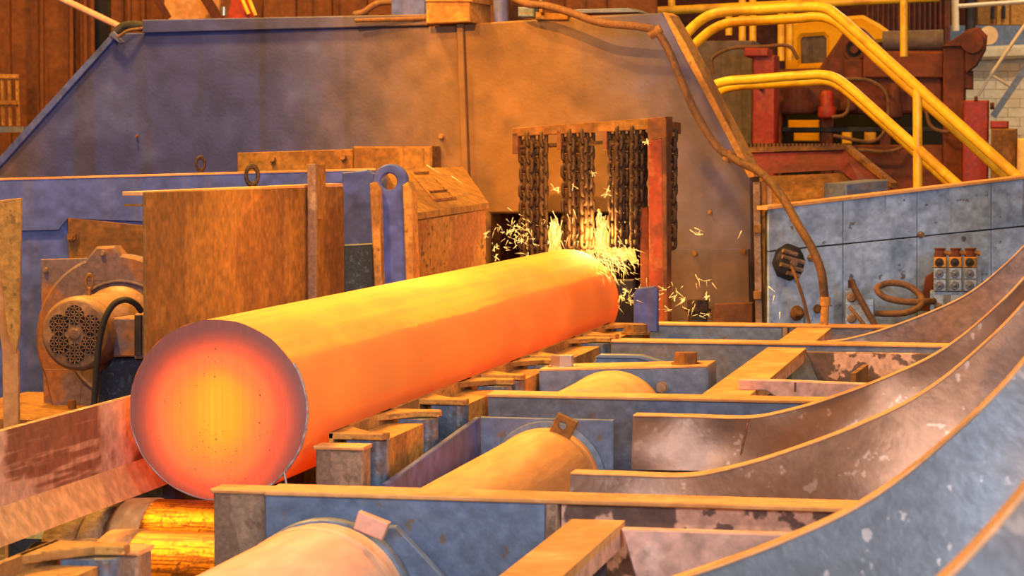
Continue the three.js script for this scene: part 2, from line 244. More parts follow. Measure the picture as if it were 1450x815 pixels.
// ------------------------------------------------------------------ the glowing billet
const BX = -2.297, BY = 0.838, W0 = 6.75, BL = 5.4, RX = 0.266, RY = 0.26;
{
  const o = thing('glowing_billet', 'huge round red-hot steel billet lying on the rollers under the chain curtain', 'billet');
  const sideT = dataTexture(paint((i) => {                             // u runs round the billet from its top towards the right; lamplight on the upper part is painted in as yellow
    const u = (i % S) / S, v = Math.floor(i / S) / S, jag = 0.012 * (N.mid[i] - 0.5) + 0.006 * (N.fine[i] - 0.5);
    const scale = 1 - sm(0.149, 0.158, u + jag) * (1 - sm(0.66, 0.72, u + jag));  // upper zone painted as lit, ending where the lamplight would stop
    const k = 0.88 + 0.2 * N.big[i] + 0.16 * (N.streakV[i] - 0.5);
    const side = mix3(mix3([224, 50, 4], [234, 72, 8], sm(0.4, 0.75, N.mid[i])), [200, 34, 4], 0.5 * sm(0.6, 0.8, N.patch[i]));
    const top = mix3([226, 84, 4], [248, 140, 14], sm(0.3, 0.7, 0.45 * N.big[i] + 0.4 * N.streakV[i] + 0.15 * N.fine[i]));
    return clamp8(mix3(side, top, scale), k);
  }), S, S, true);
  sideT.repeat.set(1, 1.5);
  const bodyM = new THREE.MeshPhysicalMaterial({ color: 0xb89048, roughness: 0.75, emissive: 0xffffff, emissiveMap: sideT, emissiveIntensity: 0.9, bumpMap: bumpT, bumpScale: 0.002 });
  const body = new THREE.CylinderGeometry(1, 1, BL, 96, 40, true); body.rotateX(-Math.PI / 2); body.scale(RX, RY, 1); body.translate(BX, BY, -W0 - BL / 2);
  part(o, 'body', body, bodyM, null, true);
  // sawn end: hot heart, cooler rim, vertical saw marks, small dark pits
  const E = 1024, d = new Uint8Array(E * E * 4);
  for (let y = 0; y < E; y++) for (let x = 0; x < E; x++) {
    const u = (x + 0.5) / E * 2 - 1, v = (y + 0.5) / E * 2 - 1, j = ((y >> 1) * S + (x >> 1)), jf = (((y * 2) % S) * S + ((x * 2) % S));
    const saw = N.streakV[(y >> 2) % S * S + x % S] - 0.5, a = Math.atan2(v, u);
    const r = Math.hypot(u * 1.04 + 0.02, (v + 0.03) * (v < 0 ? 0.93 : 1.05)) + 0.05 * (N.big[j] - 0.5) + 0.07 * saw * sm(0.3, 0.9, Math.hypot(u, v)) ;
    let c = mix3([255, 168, 12], [255, 142, 34], sm(0.18, 0.48, Math.hypot(u * 1.25 - 0.03, v * 0.85) + 0.1 * saw));
    c = mix3(c, [255, 118, 50], sm(0.38, 0.64, r)); c = mix3(c, [240, 84, 42], sm(0.62, 0.8, r));
    const cold = 0.05 * Math.cos(a - 2.4); c = mix3(c, [168, 66, 48], sm(0.79, 0.94, r + cold)); c = mix3(c, [128, 62, 54], sm(0.92, 1.02, r + cold));
    if (N.speck[jf] > 0.76 && N.mid[j] > 0.55 && r < 0.75) c = mix3(c, [130, 36, 16], 0.8);
    c = clamp8(c, 1 + 0.14 * saw);
    const q = (y * E + x) * 4; d[q] = c[0]; d[q + 1] = c[1]; d[q + 2] = c[2]; d[q + 3] = 255;
  }
  const faceT = dataTexture(d, E, E, true);
  const pos = [], uv = [], idx = [], R = 26, A = 96;
  for (let i = 0; i <= R; i++) for (let k = 0; k <= A; k++) { const r = i / R, t = k / A * Math.PI * 2, rag = i === R ? 1 + 0.004 * Math.sin(k * 7.3) : 1; pos.push(BX + Math.cos(t) * r * RX * rag, BY + Math.sin(t) * r * RY * rag, -W0 + 0.012 * (1 - r ** 6)); uv.push(0.5 + 0.5 * r * Math.cos(t), 0.5 + 0.5 * r * Math.sin(t)); }
  for (let i = 0; i < R; i++) for (let k = 0; k < A; k++) { const a = i * (A + 1) + k, b = a + A + 1; idx.push(a, b, a + 1, b, b + 1, a + 1); }
  const face = new THREE.BufferGeometry(); face.setAttribute('position', new THREE.Float32BufferAttribute(pos, 3)); face.setAttribute('uv', new THREE.Float32BufferAttribute(uv, 2)); face.setIndex(idx); face.computeVertexNormals();
  part(o, 'end_face', face, new THREE.MeshPhysicalMaterial({ color: 0x3e2c26, roughness: 0.65, emissive: 0xffffff, emissiveMap: faceT, emissiveIntensity: 1.12, side: THREE.DoubleSide }), 'sawn end, yellow at the heart and mauve at the rim', true);
  const burr = [];
  for (let k = 0; k <= 60; k++) { const t = -1.05 + k / 60 * 1.6; burr.push(V(BX + Math.cos(t) * (RX + 0.001), BY + Math.sin(t) * (RY + 0.001), -W0 - 0.004 + 0.003 * Math.sin(k * 0.7) * Math.sin(k * 0.31))); }
  const bg = tube(burr, 0.0045, 160); const bp = bg.attributes.position; for (let i = 0; i < bp.count; i++) { bp.setXYZ(i, bp.getX(i) + rr(-1, 1) * 0.0012, bp.getY(i) + rr(-1, 1) * 0.0012, bp.getZ(i) + rr(-1, 1) * 0.002); }
  const burr2 = []; for (let k = 0; k <= 60; k++) { const t = 3.3 + k / 60 * 1.7; burr2.push(V(BX + Math.cos(t) * (RX + 0.001), BY + Math.sin(t) * (RY + 0.001), -W0 - 0.004)); }
  part(o, 'burr', [bg, tube(burr2, 0.004, 160), rod(V(BX + 0.2, BY - 0.175, -W0 + 0.004), V(BX + 0.215, BY - 0.235, -W0 + 0.01), 0.004, 0.002)], flat(0xa89a98, 0.5, 0.3), 'ragged grey saw burr along the rim');
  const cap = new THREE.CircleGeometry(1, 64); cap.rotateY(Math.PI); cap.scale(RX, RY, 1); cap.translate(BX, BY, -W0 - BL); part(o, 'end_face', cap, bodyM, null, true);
  done(o);
  const L = new THREE.PointLight(FURNACE, 2.2, 0, 2); L.position.set(BX - 0.1, BY + 0.55, -9.2); L.shadow.radius = 15; L.castShadow = true; scene.add(L);
}
// rollers under the billet
for (const [w, lab, g] of [[6.72, 'worn golden roller directly under the front end of the billet'], [6.14, 'nearer golden roller, cut off by the dusty drum']]) {
  const o = thing('table_roller', lab, 'roller'), R = 0.2, y = BY - RY - R, a = (X) => V(X, y, -w), ax = V(1, 0, 0);
  const xg = w > 6.5 ? P(222, 745, w).x : P(200, 800, w).x;
  part(o, 'barrel', rod(a(xg), a(-2.02), R, R, 64), M.gold, 'bright worn barrel');
  part(o, 'collar', lathe([[0.001, -0.11], [R - 0.02, -0.11], [R, -0.085], [R + 0.004, -0.001], [0.001, 0]], a(xg), ax), M.dust);
  part(o, 'journal', lathe([[0.001, -0.3], [0.16, -0.3], [0.165, -0.21], [0.15, -0.205], [0.15, -0.19], [0.175, -0.185], [0.175, -0.135], [0.15, -0.13], [0.15, -0.11]], a(xg), ax), M.block);
  part(o, 'shaft', [rod(a(xg - 0.29), a(xg - 0.42), 0.06), rod(a(-2.03), a(-1.92), 0.06)], M.dark);
  part(o, 'bearing', box(xg - 0.42, xg - 0.3, 0, y + 0.1, -w - 0.1, -w + 0.1, 0.01), M.post); part(o, 'bearing', box(-2.01, -1.93, 0, y + 0.1, -w - 0.1, -w + 0.1, 0.01), M.post);
  done(o);
}
// left guide rail along the billet
{
  const o = thing('guide_rail', 'long scuffed brown guide rail along the left side of the billet', 'rail');
  const prof = [[-2.6, 0.86], [-2.6, 0.665], [-2.62, 0.665], [-2.62, 0.86]], foot = [[-2.6, 0.665], [-2.59, 0.64], [-2.555, 0.578], [-2.569, 0.573], [-2.604, 0.635], [-2.62, 0.665]];
  part(o, 'rail_plate', plateW(prof, plane(V(0, 0, -4.4), V(1, 0, 0), V(0, 1, 0)), 6.4, 0.003), M.rail);
  part(o, 'bent_foot', plateW(foot, plane(V(0, 0, -4.4), V(1, 0, 0), V(0, 1, 0)), 6.4, 0.002), M.railFoot, 'lower edge bent outwards');
  for (const w of [5.1, 5.42, 5.66, 5.86, 7.3, 8.6, 9.9]) part(o, 'support_post', plateW([[-2.78, -w - 0.07], [-2.64, -w - 0.07], [-2.61, -w - 0.04], [-2.61, -w + 0.04], [-2.64, -w + 0.07], [-2.78, -w + 0.07]].map(([x, z]) => [x, -z]), Yp(0.66), 0.66, 0.004), M.post);
  part(o, 'back_plate', box(-2.66, -2.622, 0.66, 0.82, -10.7, -4.5), M.blue);
  done(o);
}
// right guide brackets
const GX = -1.997, GY = 0.768;
function bracket(wa, wb, lab, wEnd = wb) {
  const o = thing('guide_bracket', lab, 'bracket', null), tip = -1.825;
  part(o, 'liner_plate', box(GX, GX + 0.014, 0.4, GY, -wa, -wEnd, 0.002), M.pan);
  for (const [w, s] of [[wa, 1], [wb, -1]]) {
    part(o, 'arm', plateW([[GX, w], [tip - 0.01, w], [tip, w + s * 0.012], [tip, w + s * 0.045], [tip - 0.06, w + s * 0.055], [GX + 0.05, w + s * 0.13], [GX + 0.014, w + s * 0.2], [GX, w + s * 0.2]], Yp(GY), 0.02, 0.003), M.pan);
    const c = w + s * 0.05;
    const s4 = new THREE.Shape(), x0 = -1.945, x1 = tip - 0.006, h = 0.042; s4.moveTo(x0, c - h); s4.lineTo(x1 - 0.03, c - h); s4.absarc(x1 - 0.03, c - h + 0.03, 0.03, -Math.PI / 2, 0, false); s4.lineTo(x1, c + h - 0.03); s4.absarc(x1 - 0.03, c + h - 0.03, 0.03, 0, Math.PI / 2, false); s4.lineTo(x0, c + h);
    part(o, 'post', extrude(s4, Yp(GY - 0.022), GY - 0.022, 0.002), M.post);
  }
  part(o, 'pan', box(GX + 0.016, -1.862, 0.3, GY - 0.035, -wa - 0.095, -wb + 0.095, 0.004), M.pan);
  return done(o);
}
const gw = (x, y) => -PX(x, y, GX).z;
[[[465, 612], [552, 578], 'first dusty guide bracket behind the square post beside the billet face'], [[588, 564], [664, 535], 'second dusty guide bracket from the billet face, behind the sloped blue plate'],
  [[676, 530], [735, 508], 'third dusty guide bracket from the billet face, left of the long second beam'], [[745, 504], [812, 477], 'fourth dusty guide bracket from the billet face, left of the bolted bearing block'],
  [[821, 474], [862, 457], 'fifth dusty guide bracket, beside the far end of the billet']].forEach(([a, b, lab], i, all) => bracket(gw(...a), gw(...b), lab, all[i + 1] ? gw(...all[i + 1][0]) - 0.004 : undefined));
{ const w = -PX(175, 786, -1.825).z; bracket(w - 0.75, w + 0.05, 'nearest dusty guide bracket in the bottom left corner of the picture'); }
// square posts between the rollers
[[445, 628, 'square grey post right of the billet face, in front of the first bracket'], [300, 688, 'square grey post at the left end of the nearest beam'], [105, 768, 'square grey post at the bottom left beside the golden roller']].forEach(([x, y, lab], i) => {
  const p = PX(x, y + [4, 5, 10][i], -1.997), o = thing('square_post', lab, 'post', null), z = p.z;
  part(o, 'column', box(-1.997 + 0.003, -1.855, 0, p.y - 0.008, z - 0.09, z, 0.006), M.block);
  part(o, 'cap_plate', box(-2.0, -1.852, p.y - 0.008, p.y + 0.002, z - 0.094, z + 0.004, 0.003), M.dust);
  done(o);
});

// ------------------------------------------------------------------ cross beams of the skid bed
const BT = 0.747, XL = -1.847;
const beamW = [5.782, 8.3, 10.835, 11.966];
function beam(i, lab, webs, xEnd, deep = 0.42) {
  const o = thing('cross_beam', lab, 'beam', null), w = beamW[i];
  for (const [x0, x1, back, m, l] of webs) part(o, 'web', box(x0, x1, BT - deep, BT - 0.012, -w - back - 0.05, -w - back, 0.004), m, l);
  part(o, 'top_flange', box(XL, xEnd, BT - 0.012, BT, -w - 0.13, -w + 0.006, 0.003), M.dust, 'dusty top flange');
  part(o, 'leg', box(XL + 0.1, XL + 0.3, 0, BT - deep, -w - 0.09, -w - 0.01), M.post); part(o, 'leg', box(xEnd - 0.5, xEnd - 0.3, 0, BT - deep, -w - 0.09, -w - 0.01), M.post);
  return o;
}
{
  let jx = P(772, 712, beamW[0]).x; let o = beam(0, 'nearest long blue cross beam in front of the billet face', [[XL, jx, 0, M.blue], [jx + 0.03, -0.25, 0.03, M.peel, 'brown web with peeling paint']], -0.25, 0.3);
  part(o, 'joint_plate', box(jx, jx + 0.03, BT - 0.3, BT - 0.012, -beamW[0] - 0.06, -beamW[0] + 0.004), M.block); done(o);
  o = beam(1, 'second cross beam, grey-blue, behind the dusty drum with the lug', [[XL, -0.3, 0, M.steelBlue]], -0.3); done(o);
  o = beam(2, 'third cross beam, grey with rust specks, behind the bolted bearing block', [[XL, -0.3, 0, M.steelBlue]], -0.3); done(o);
  jx = P(1108, 470, beamW[3]).x; o = beam(3, 'farthest cross beam, blue, in front of the hydraulic valves', [[XL, jx, 0, M.blue], [jx + 0.025, -0.6, 0.02, M.steelBrown]], -0.6, 0.3);
  part(o, 'joint_plate', box(jx, jx + 0.025, BT - 0.3, BT - 0.012, -beamW[3] - 0.06, -beamW[3] + 0.004), M.block); done(o);
}
// lengthways strips and face plates between the beams
function strip(pa, pb, wNear, wFar, lab, m = M.dust) {                // pa, pb: left and right pixel at the far end
  const Y = BT - 0.004, a = PY(...pa, Y), b = PY(...pb, Y), o = thing('lengthways_strip', lab, 'strip', null);
  part(o, 'top_plate', box(a.x, b.x, Y - 0.02, Y, -wFar, -wNear, 0.003), m);
  part(o, 'edge_plate', box(b.x - 0.03, b.x, Y - 0.055, Y - 0.02, -wFar, -wNear, 0.003), M.pink, 'pale worn edge');
  part(o, 'web', box((a.x + b.x) / 2 - 0.02, (a.x + b.x) / 2 + 0.02, 0, Y - 0.02, -wFar, -wNear, 0.003), M.post); done(o); return b.x;
}
const s1 = strip([800, 742], [872, 748], 3.9, 5.5, 'orange dusty strip at the bottom of the picture in front of the nearest beam');
const s2 = strip([1089, 490], [1142, 492], beamW[1] + 0.14, 10.62, 'orange dusty strip between the second and third beams');
const s3 = strip([1122, 468], [1172, 468], beamW[2] + 0.14, beamW[3] - 0.1, 'small orange dusty strip in front of the farthest beam');
one('face_plate', plateW([[s1 + 0.004, BT - 0.012], [s1 + 0.06, BT - 0.2], [s1 + 0.06, 0.4], [-0.45, 0.4], [-0.45, BT - 0.012]], Zp(5.42), 0.04), M.pink, 'pale pink peeling plate at the bottom, right of the nearest strip', 'plate');
one('face_plate', plateW([[s2 + 0.004, BT - 0.014], [s2 + 0.08, BT - 0.18], [s2 + 0.08, 0.4], [-0.3, 0.4], [-0.3, BT - 0.014]], Zp(10.52), 0.04), M.peel, 'brown plate with peeling cream patches in front of the third beam', 'plate');
{
  const p = P(1045, 537, 8.66), q = P(1105, 560, 8.66);
  const o = thing('notched_bar', 'pale pink notched bar lying across the strip behind the second beam', 'bar');
  part(o, 'bar', plate([[1045, 537], [1104, 538], [1290, 546], [1290, 575], [1104, 566], [1085, 553], [1045, 552]], Zp(8.66), 0.05, 0.004), M.pink);
  part(o, 'joint', pbox(1124, 541, 1128, 566, 8.657, 0.006, 0.001), M.peel); done(o);
}
for (const [x, lab] of [[1218, 'left small rusty rib standing behind the pale notched bar'], [1288, 'right small rusty rib standing behind the pale notched bar']]) {
  const a = P(x + 8, 531, 10.2), b = P(x - 10, 545, 9.4); one('rib', [bar(a, b, 0.02, 0.09), box(a.x - 0.015, a.x + 0.015, 0, a.y, a.z - 0.02, a.z + 0.02)], M.rust, lab, 'rib');
}
// curved skids
const PROF = [[-1.3, 0.711], [-1.1, 0.711], [-0.91, 0.711], [-0.78, 0.737], [-0.64, 0.782], [-0.45, 0.858], [-0.292, 0.94], [-0.15, 1.055], [-0.025, 1.187], [0.09, 1.36], [0.18, 1.56], [0.24, 1.78]];
const profC = new THREE.SplineCurve(PROF.map(([x, y]) => new THREE.Vector2(x, y)));
function skid(w, x0, t, deep, face, lab) {
  const o = thing('curved_skid', lab, 'skid', null), top = profC.getPoints(90).filter((p) => p.x > x0); top.unshift(new THREE.Vector2(x0, top[0].y));
  const low = top.map((p, i) => { const q = top[Math.min(i + 1, top.length - 1)], r = top[Math.max(i - 1, 0)], d = q.clone().sub(r).normalize(); return new THREE.Vector2(p.x + d.y * deep, p.y - d.x * deep); });
  // side plate as a slightly dished sheet of steel: a grid along the curve and down its depth
  const n = top.length, R = 8, pos = [], idx = [], st = (R + 1) * n;
  for (let side = 0; side < 2; side++) for (let j = 0; j <= R; j++) for (let i = 0; i < n; i++) { const f = j / R, s = i / (n - 1), dish = 0.15 * deep * f + 0.016 * Math.sin(10 * top[i].x + w) * Math.sin(Math.PI * f * 0.75); pos.push(top[i].x + (low[i].x - top[i].x) * f, top[i].y + (low[i].y - top[i].y) * f, -w + dish - (side ? t : 0)); }
  for (let side = 0; side < 2; side++) for (let j = 0; j < R; j++) for (let i = 0; i < n - 1; i++) { const a = side * st + j * n + i, b = a + n; side ? idx.push(a, a + 1, b, b, a + 1, b + 1) : idx.push(a, b, a + 1, b, b + 1, a + 1); }
  const rim = []; for (let i = 0; i < n; i++) rim.push(i); for (let j = 1; j <= R; j++) rim.push(j * n + n - 1); for (let i = n - 2; i >= 0; i--) rim.push(R * n + i); for (let j = R - 1; j > 0; j--) rim.push(j * n);
  const g = new THREE.BufferGeometry(); g.setAttribute('position', new THREE.Float32BufferAttribute(pos, 3)); g.setIndex(idx); g.computeVertexNormals();
  const g2 = new THREE.BufferGeometry(), p2 = [], i2 = []; rim.forEach((k) => { for (const q of [k, k + st]) p2.push(pos[q * 3], pos[q * 3 + 1], pos[q * 3 + 2]); }); rim.forEach((_, k) => { const a = 2 * k, b = 2 * ((k + 1) % rim.length); i2.push(a, b, a + 1, b, b + 1, a + 1); }); g2.setAttribute('position', new THREE.Float32BufferAttribute(p2, 3)); g2.setIndex(i2); const g3 = g2.toNonIndexed(); g3.computeVertexNormals();
  const sp = part(o, 'side_plate', [g, g3], face); low.reverse();
  const e = 0.006; const up = top.map((p, i) => { const q = top[Math.min(i + 1, top.length - 1)], r = top[Math.max(i - 1, 0)], d = q.clone().sub(r).normalize(); return [p.x - d.y * e, p.y + d.x * e]; });
  part(o, 'wear_strip', plateW([...top.map((p) => [p.x, p.y]), ...up.reverse()], Zp(w - 0.006), t + 0.01, 0.002), M.curvedEdge, 'rubbed top edge');
  for (const x of [0.02, 0.12]) part(o, 'leg', box(x - 0.04, x + 0.04, 0, 0.98 + (x > 0.1 ? 0.12 : 0), -w - t + 0.01, -w - 0.01), M.post);
  done(o); return o;
}
skid(11.4, -1.0, 0.05, 0.26, M.steelBrown, 'farthest curved skid with a glinting edge, in front of the valves');
{ const o = skid(8.0, -1.288, 0.07, 0.17, M.curved, 'curved skid with a square blunt end behind the dusty drum'), a = P(1060, 593, 7.995), b = P(1045, 662, 8.0).add(V(0, 0, -0.004)), m = part(o, 'weld_seam', rod(a, b, 0.004), M.curved); m.position.sub(o.position); }
skid(6.5, -1.217, 0.07, 0.3, M.curved, 'middle curved skid whose tail lies just behind the nearest beam');
skid(4.5, -0.75, 0.07, 0.42, M.curvedBlue, 'large blue-grey curved skid sweeping up the right foreground');
skid(2.66, -0.2, 0.07, 0.4, M.curvedBlue, 'blurred curved skid in the bottom right corner');
{ // bent lip on the blunt end of the second skid
}
// dusty drums between the beams, with their end plates
function drum(cx, cy, wFar, wNear, R, Rr, lab, m, extra) {
  const c = P(cx, cy, wFar), o = thing('drive_drum', lab, 'drum', null), a = V(c.x, c.y, -wFar), n = V(0, 0, 1), L = wFar - wNear;
  part(o, 'shell', lathe([[0.001, L + 0.02], [R * 0.9, L + 0.02], [R, L - 0.02], [R, 0.1], [R * 1.02, 0.09], [R * 1.02, 0.03], [R, 0.02], [R, -0.02]], a, n), m);
  part(o, 'end_ring', lathe([[R - 0.01, -0.06], [Rr, -0.06], [Rr, -0.03], [Rr - 0.006, -0.025], [R - 0.01, -0.022]], a, n), extra || M.blue);
  part(o, 'saddle', [box(c.x - 0.14, c.x + 0.14, 0, c.y - R * 0.8, -wFar + 0.1, -wFar + 0.25), box(c.x - 0.14, c.x + 0.14, 0, c.y - R * 0.8, -wNear - 0.25, -wNear - 0.1)], M.post);
  return { o, c };
}
{
  let { o, c } = drum(772, 682, 7.95, 6.05, 0.178, 0.2, 'dusty orange drum with a drilled lug between the first and second beams', M.dust);
  const pl = Zp(7.86); part(o, 'lug', plate([[790, 584], [818, 597], [803, 628], [776, 613]], pl, 0.02, 0.003, [holeAt(796, 602, 0.014, pl)]), M.rust, 'drilled lifting lug');
  done(o);
  { const X = -1.8, q = PX(534, 696, X), r = PX(680, 590, X), o2 = thing('drum_cradle', 'blue cradle plates with a sloping edge around the drum with the lug', 'cradle');
    part(o2, 'side_plate', plateW([[-q.z, 0], [-q.z, q.y], [-r.z, r.y], [-r.z, 0]], Xp(X), 0.02, 0.003), M.violet); part(o2, 'end_plate', box(X, P(870, 600, 8.0).x, 0.2, r.y, r.z - 0.02, r.z, 0.003), M.blue); done(o2); }
  ({ o, c } = drum(455, 865, 5.6, 4.4, 0.208, 0.216, 'pale dusty drum at the bottom of the picture in front of the nearest beam', M.dustPale));
  part(o, 'lug', plate([[507, 724], [550, 741], [540, 765], [500, 748]], Zp(5.52), 0.03, 0.003), M.dustPale); done(o);
  one('end_plate', plate([[385, 800], [450, 745], [560, 745], [640, 830], [640, 900], [385, 900]], Zp(5.69), 0.03, 0.004), M.blue, 'blue end plate behind the pale drum at the bottom', 'plate');
  ({ o, c } = drum(868, 600, 9.12, 8.46, 0.2, 0.195, 'dusty orange drum in front of the bolted bearing block', M.dust)); done(o);
}
{ // bearing block with two bolts behind the second beam
  const o = thing('bearing_block', 'blue bearing block with two big bolts behind the second beam', 'bearing'), w = 9.2, pl = Zp(w);
  part(o, 'housing', plate([[763, 524], [1003, 519], [1003, 640], [763, 640]], pl, 0.24, 0.006), M.blue);
  part(o, 'dust_top', plate([[764, 522], [1002, 517], [1002, 520], [764, 525]], pl, 0.235, 0.001), M.dust, 'dusty top face');
  for (const [x, y, m] of [[796, 521, M.silver], [971, 517, M.rust]]) { const p = P(x, y, w + 0.1); part(o, 'bolt', hexHead(p, V(0, 1, 0), 0.048, 0.05), m); }
  part(o, 'bolt', hexHead(P(938, 548, w), V(0, 0, 1), 0.02, 0.03), M.block);
  part(o, 'pedestal', box(P(790, 600, w).x, P(980, 600, w).x, 0, P(790, 638, w).y, -w - 0.22, -w - 0.02), M.post);
  done(o);
  { const a = P(826, 538, 9.62), b = P(956, 538, 9.62); one('arched_guard', [box(a.x, b.x, 0, a.y + 0.01, -9.68, -9.62), plate([[822, 540], [845, 506], [905, 507], [935, 514], [960, 540]], Zp(9.62), 0.06, 0.004), plate([[842, 506], [848, 502], [907, 503], [942, 514], [935, 516], [905, 508]], Zp(9.61), 0.07, 0.002)], M.blue, 'low arched blue cap behind the bolted bearing block', 'cap'); }
  const p = P(900, 468, 11.25); one('bolt_head', [hexHead(V(p.x - 0.0, 0.745, -11.25), V(0, 1, 0), 0.06, 0.045), rod(V(p.x, 0, -11.25), V(p.x, 0.745, -11.25), 0.04)], M.rust, 'flat rusty bolt head at the left end of the farthest beam', 'bolt');
}

// ------------------------------------------------------------------ left side machinery
{ // guard sheet
  const X = -3.0, a = PX(206, 272, X), b = PX(487, 264, X);
  const o = thing('guard_sheet', 'big rusty orange guard sheet standing left of the billet', 'guard');
  part(o, 'sheet', plateW([[-a.z, 0], [-b.z, 0], [-b.z, b.y - 0.02], [-b.z - 0.02, b.y], [-a.z, a.y]], Xp(X), 0.012, 0.002), M.rust);
  part(o, 'top_lip', box(X - 0.085, X - 0.004, a.y - 0.012, a.y + 0.002, b.z, a.z, 0.002), M.dust);
  part(o, 'stub_bar', bar(V(X - 0.085, a.y - 0.045, a.z - 0.02), V(X - 0.012, a.y - 0.045, a.z - 0.02), 0.012, 0.008), M.rust);
  part(o, 'return_edge', box(X - 0.02, X - 0.01, 0, b.y - 0.02, b.z - 0.02, b.z - 0.002, 0.001), M.rust);
  done(o);
  const p = P(420, 232, 9.95), y1 = P(420, 310, 9.95).y;
  const s = thing('flat_bar', 'upright flat bar standing against the rusty guard sheet', 'bar'), zx = p.z, x0 = -2.985;
  part(s, 'bar', box(x0, x0 + 0.036, 0, p.y, zx - 0.03, zx, 0.003), M.block);
  part(s, 'side_plate', box(x0 + 0.024, x0 + 0.034, y1, p.y - 0.004, zx - 0.16, zx - 0.03, 0.002), M.rust); done(s);
}
function eyebolt(px, py, w, r, lab) {
  const p = P(px, py, w), o = thing('eye_bolt', lab, 'eyebolt', null);
  const g = new THREE.TorusGeometry(r, r * 0.32, 10, 24); g.rotateY(0.5); g.scale(0.8, 1.25, 1); g.translate(p.x, p.y + r * 1.5, p.z); part(o, 'ring', g, M.chain); part(o, 'shank', rod(V(p.x, p.y - 0.05, p.z), V(p.x, p.y + r * 0.4, p.z), r * 0.45), M.chain); done(o);
}
const frameP = Op(0, 11.3, 540, 12.0), base = 0.485;
{
  const o = thing('machine_casing', 'blue machine casing plate behind the fan motor and guard sheet', 'frame');
  part(o, 'back_panel', plate([[-60, 262], [585, 246], [585, 520], [-60, 640]], shift(frameP, -0.03), 0.05, 0.003), M.violet);
  part(o, 'front_plate', plate([[-60, 256], [532, 240], [532, 318], [208, 314], [96, 310], [83, 326], [-60, 329]], frameP, 0.03, 0.004), M.violet);
  part(o, 'top_lip', plate([[-60, 254], [532, 238], [532, 241], [-60, 257]], shift(frameP, 0.005), 0.06, 0.001), M.dust);
  part(o, 'patch_plate', plate([[96, 308], [215, 320], [215, 400], [98, 392]], shift(frameP, 0.006), 0.02, 0.003), M.rust, 'rusty patch plate');
  const q = hit(104, 335, shift(frameP, 0.006)); part(o, 'bolt', [hexHead(q, V(0, 0, 1), 0.025, 0.03), rod(q, q.clone().add(V(0, 0, 0.045)), 0.014)], M.rust);
  const lo = hit(250, 500, frameP); part(o, 'skirt', box(hit(-60, 300, frameP).x, hit(585, 300, frameP).x, 0, 0.62, lo.z - 0.5, lo.z - 0.45), M.violet); done(o);
}
eyebolt(284, 243, 11.72, 0.026, 'small rusty lifting eye on top of the blue machine casing');
eyebolt(357, 264, 9.62, 0.03, 'rusty lifting eye above the middle of the guard sheet');
